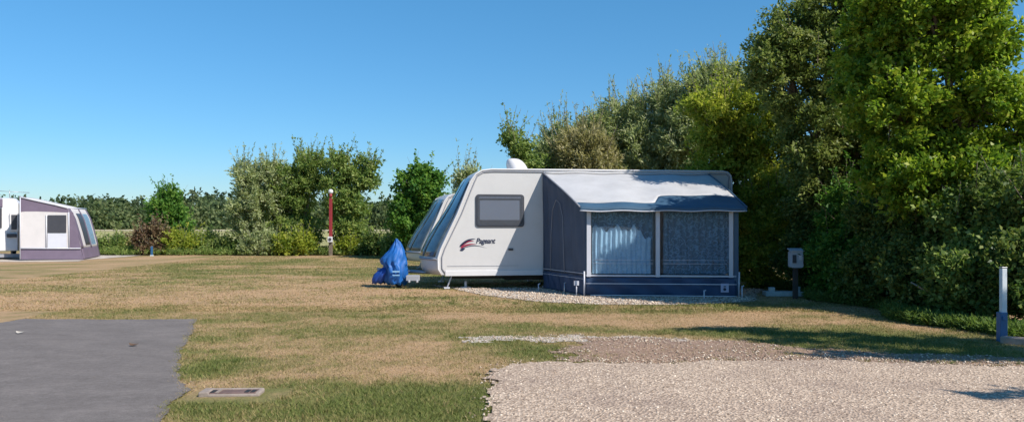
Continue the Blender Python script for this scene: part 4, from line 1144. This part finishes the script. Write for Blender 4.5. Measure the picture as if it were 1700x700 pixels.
MB().tube([(0, -.18, wz(397, YR)), (0, -.172, wz(397, YR))], .07, 14).build('sign_mark', M['frame_grey'], b_)
# white ended stake far left
g = empty('marker_post', (wx(252, 35.9), 35.9, 0)); tag(g, 'short blue marker post in front of the reddish bush', 'post')
MB().box((0, 0, .22), (.08, .08, .44)).build('post', M['post_blue'], g, bevel=.01); MB().box((0, 0, .02), (.12, .12, .05)).build('base', M['post_white'], g)
# blue/white water post on the right
yp = 9.65; g = empty('water_post', (wx(1664, yp), yp, 0)); tag(g, 'pale square post with a blue sleeve on its lower half, beside the gravel', 'post')
MB().box((.01, 0, .45), (.062, .062, .91)).build('post', M['post_white'], g, bevel=.006)
MB().box((-.005, 0, .185), (.09, .09, .37)).build('sleeve', M['post_blue'], g, bevel=.008)
MB().box((.01, 0, .918), (.068, .068, .014)).build('cap', M['steel'], g, bevel=.004)
MB().box((-.012, -.055, .30), (.04, .02, .05)).build('tap_box', M['post_blue'], g, bevel=.004)
# hook-up box on post
yh = 15.3; sH = yh / F
g = empty('hookup_post', (wx(1321, yh), yh, 0)); tag(g, 'pale grey electric hook-up box on a dark post before the hedge', 'electric box')
z0, z1 = wz(444, yh), wz(416, yh)
MB().prism(rrect(0, (z0 + z1) / 2, .25, z1 - z0, .04, -.08), (0, .16, 0)).build('box', M['box_grey'], g, bevel=.008)
MB().prism([(-.14, -.10, z1 - .01), (.14, -.10, z1 - .01), (.14, .09, z1 + .03), (-.14, .09, z1 + .03)], (0, 0, .02)).build('lid', M['box_grey'], g, bevel=.004)
MB().box((-.055, -.088, (z0 + z1) / 2 + .01), (.075, .02, .16)).build('socket', M['frame_grey'], g, bevel=.006)
MB().box((.07, -.086, (z0 + z1) / 2 + .03), (.06, .014, .09)).build('notice', M['pole_white'], g, bevel=.003)
MB().box((0, .02, z0 / 2), (.09, .07, z0)).build('post', M['chassis'], g, bevel=.006)
# slab behind awning at the hedge foot
o = MB().box((0, 0, .045), (.75, .35, .09)).box((-.25, -.1, .12), (.12, .10, .12)).box((.28, -.05, .12), (.08, .08, .14)).build('concrete_slab', plain('slab', (.40, .46, .46), .8, var=.2, scale=8), bevel=.01)
o.location = (wx(1300, 15.9), 15.9, 0); o.rotation_euler = (0, 0, -.1); tag(o, 'low pale concrete slab by the hedge foot near the hook-up post', 'slab')
# concrete edging stones at the right border
kx = [(5.95, 9.55), (6.75, 8.95), (7.5, 8.4)]
for i in range(2):
    (xa, ya), (xb, yb) = kx[i], kx[i + 1]; L_ = math.hypot(xb - xa, yb - ya)
    o = MB().box((0, 0, .03), (L_ - .015, .13, .12)).build('kerb_stone', M['concrete'], bevel=.012)
    o.location = ((xa + xb) / 2, (ya + yb) / 2, 0); o.rotation_euler = (0, 0, math.atan2(yb - ya, xb - xa))
    tag(o, ['concrete kerb stone at the foot of the pale and blue post', 'concrete kerb stone cut by the right edge of the photo'][i], 'kerb', 'kerb stones along the gravel')
# drain in the foreground
dx, dy = G(388, 655)
g = empty('drain', (dx, dy, height(np.array([dx]), np.array([dy]))[0] + .0), R(3)); tag(g, 'small concrete framed drain with a brown grate in the grass', 'drain')
mb = MB()
mb.box((-.225, 0, .010), (.085, .19, .06)); mb.box((.215, .01, .004), (.045, .15, .05)); mb.box((0, .088, .008), (.47, .032, .055)); mb.box((.02, -.085, .0), (.44, .025, .045))
mb.build('frame', M['concrete'], g, bevel=.014)
MB().box((.0, 0, .012), (.40, .15, .03)).build('grate', M['brick_drain'], g, bevel=.005)
for x in (-.165, .12, .17): MB().box((x, -.01, .0285), (.035, .10, .006)).build('grate_slot', M['rubber'], g)
mb = MB(); mb.box((-.118, -.01, .031), (.022, .13, .010)); mb.build('grate_bar', M['concrete'], g)
# litter on the asphalt
for (px, py, mt, lab, w) in ((222, 574, 'leafdry', 'dark dry leaf lying on the asphalt', .055), (33, 554, 'leafpale', 'pale scrap lying near the far left corner of the asphalt', .05)):
    x, y = G(px, py)
    o = MB().grid(lambda u, v: Vector(((u - .5) * 2 * w, (v - .5) * w * 1.6 * math.sin(math.pi * min(.97, max(.03, u))), .012 + .015 * (u - .5) ** 2 * 4 + .01 * v)), 8, 4).build('dead_leaf', M[mt])
    o.location = (x, y, height(np.array([x]), np.array([y]))[0] + .012); tag(o, lab, 'leaf')
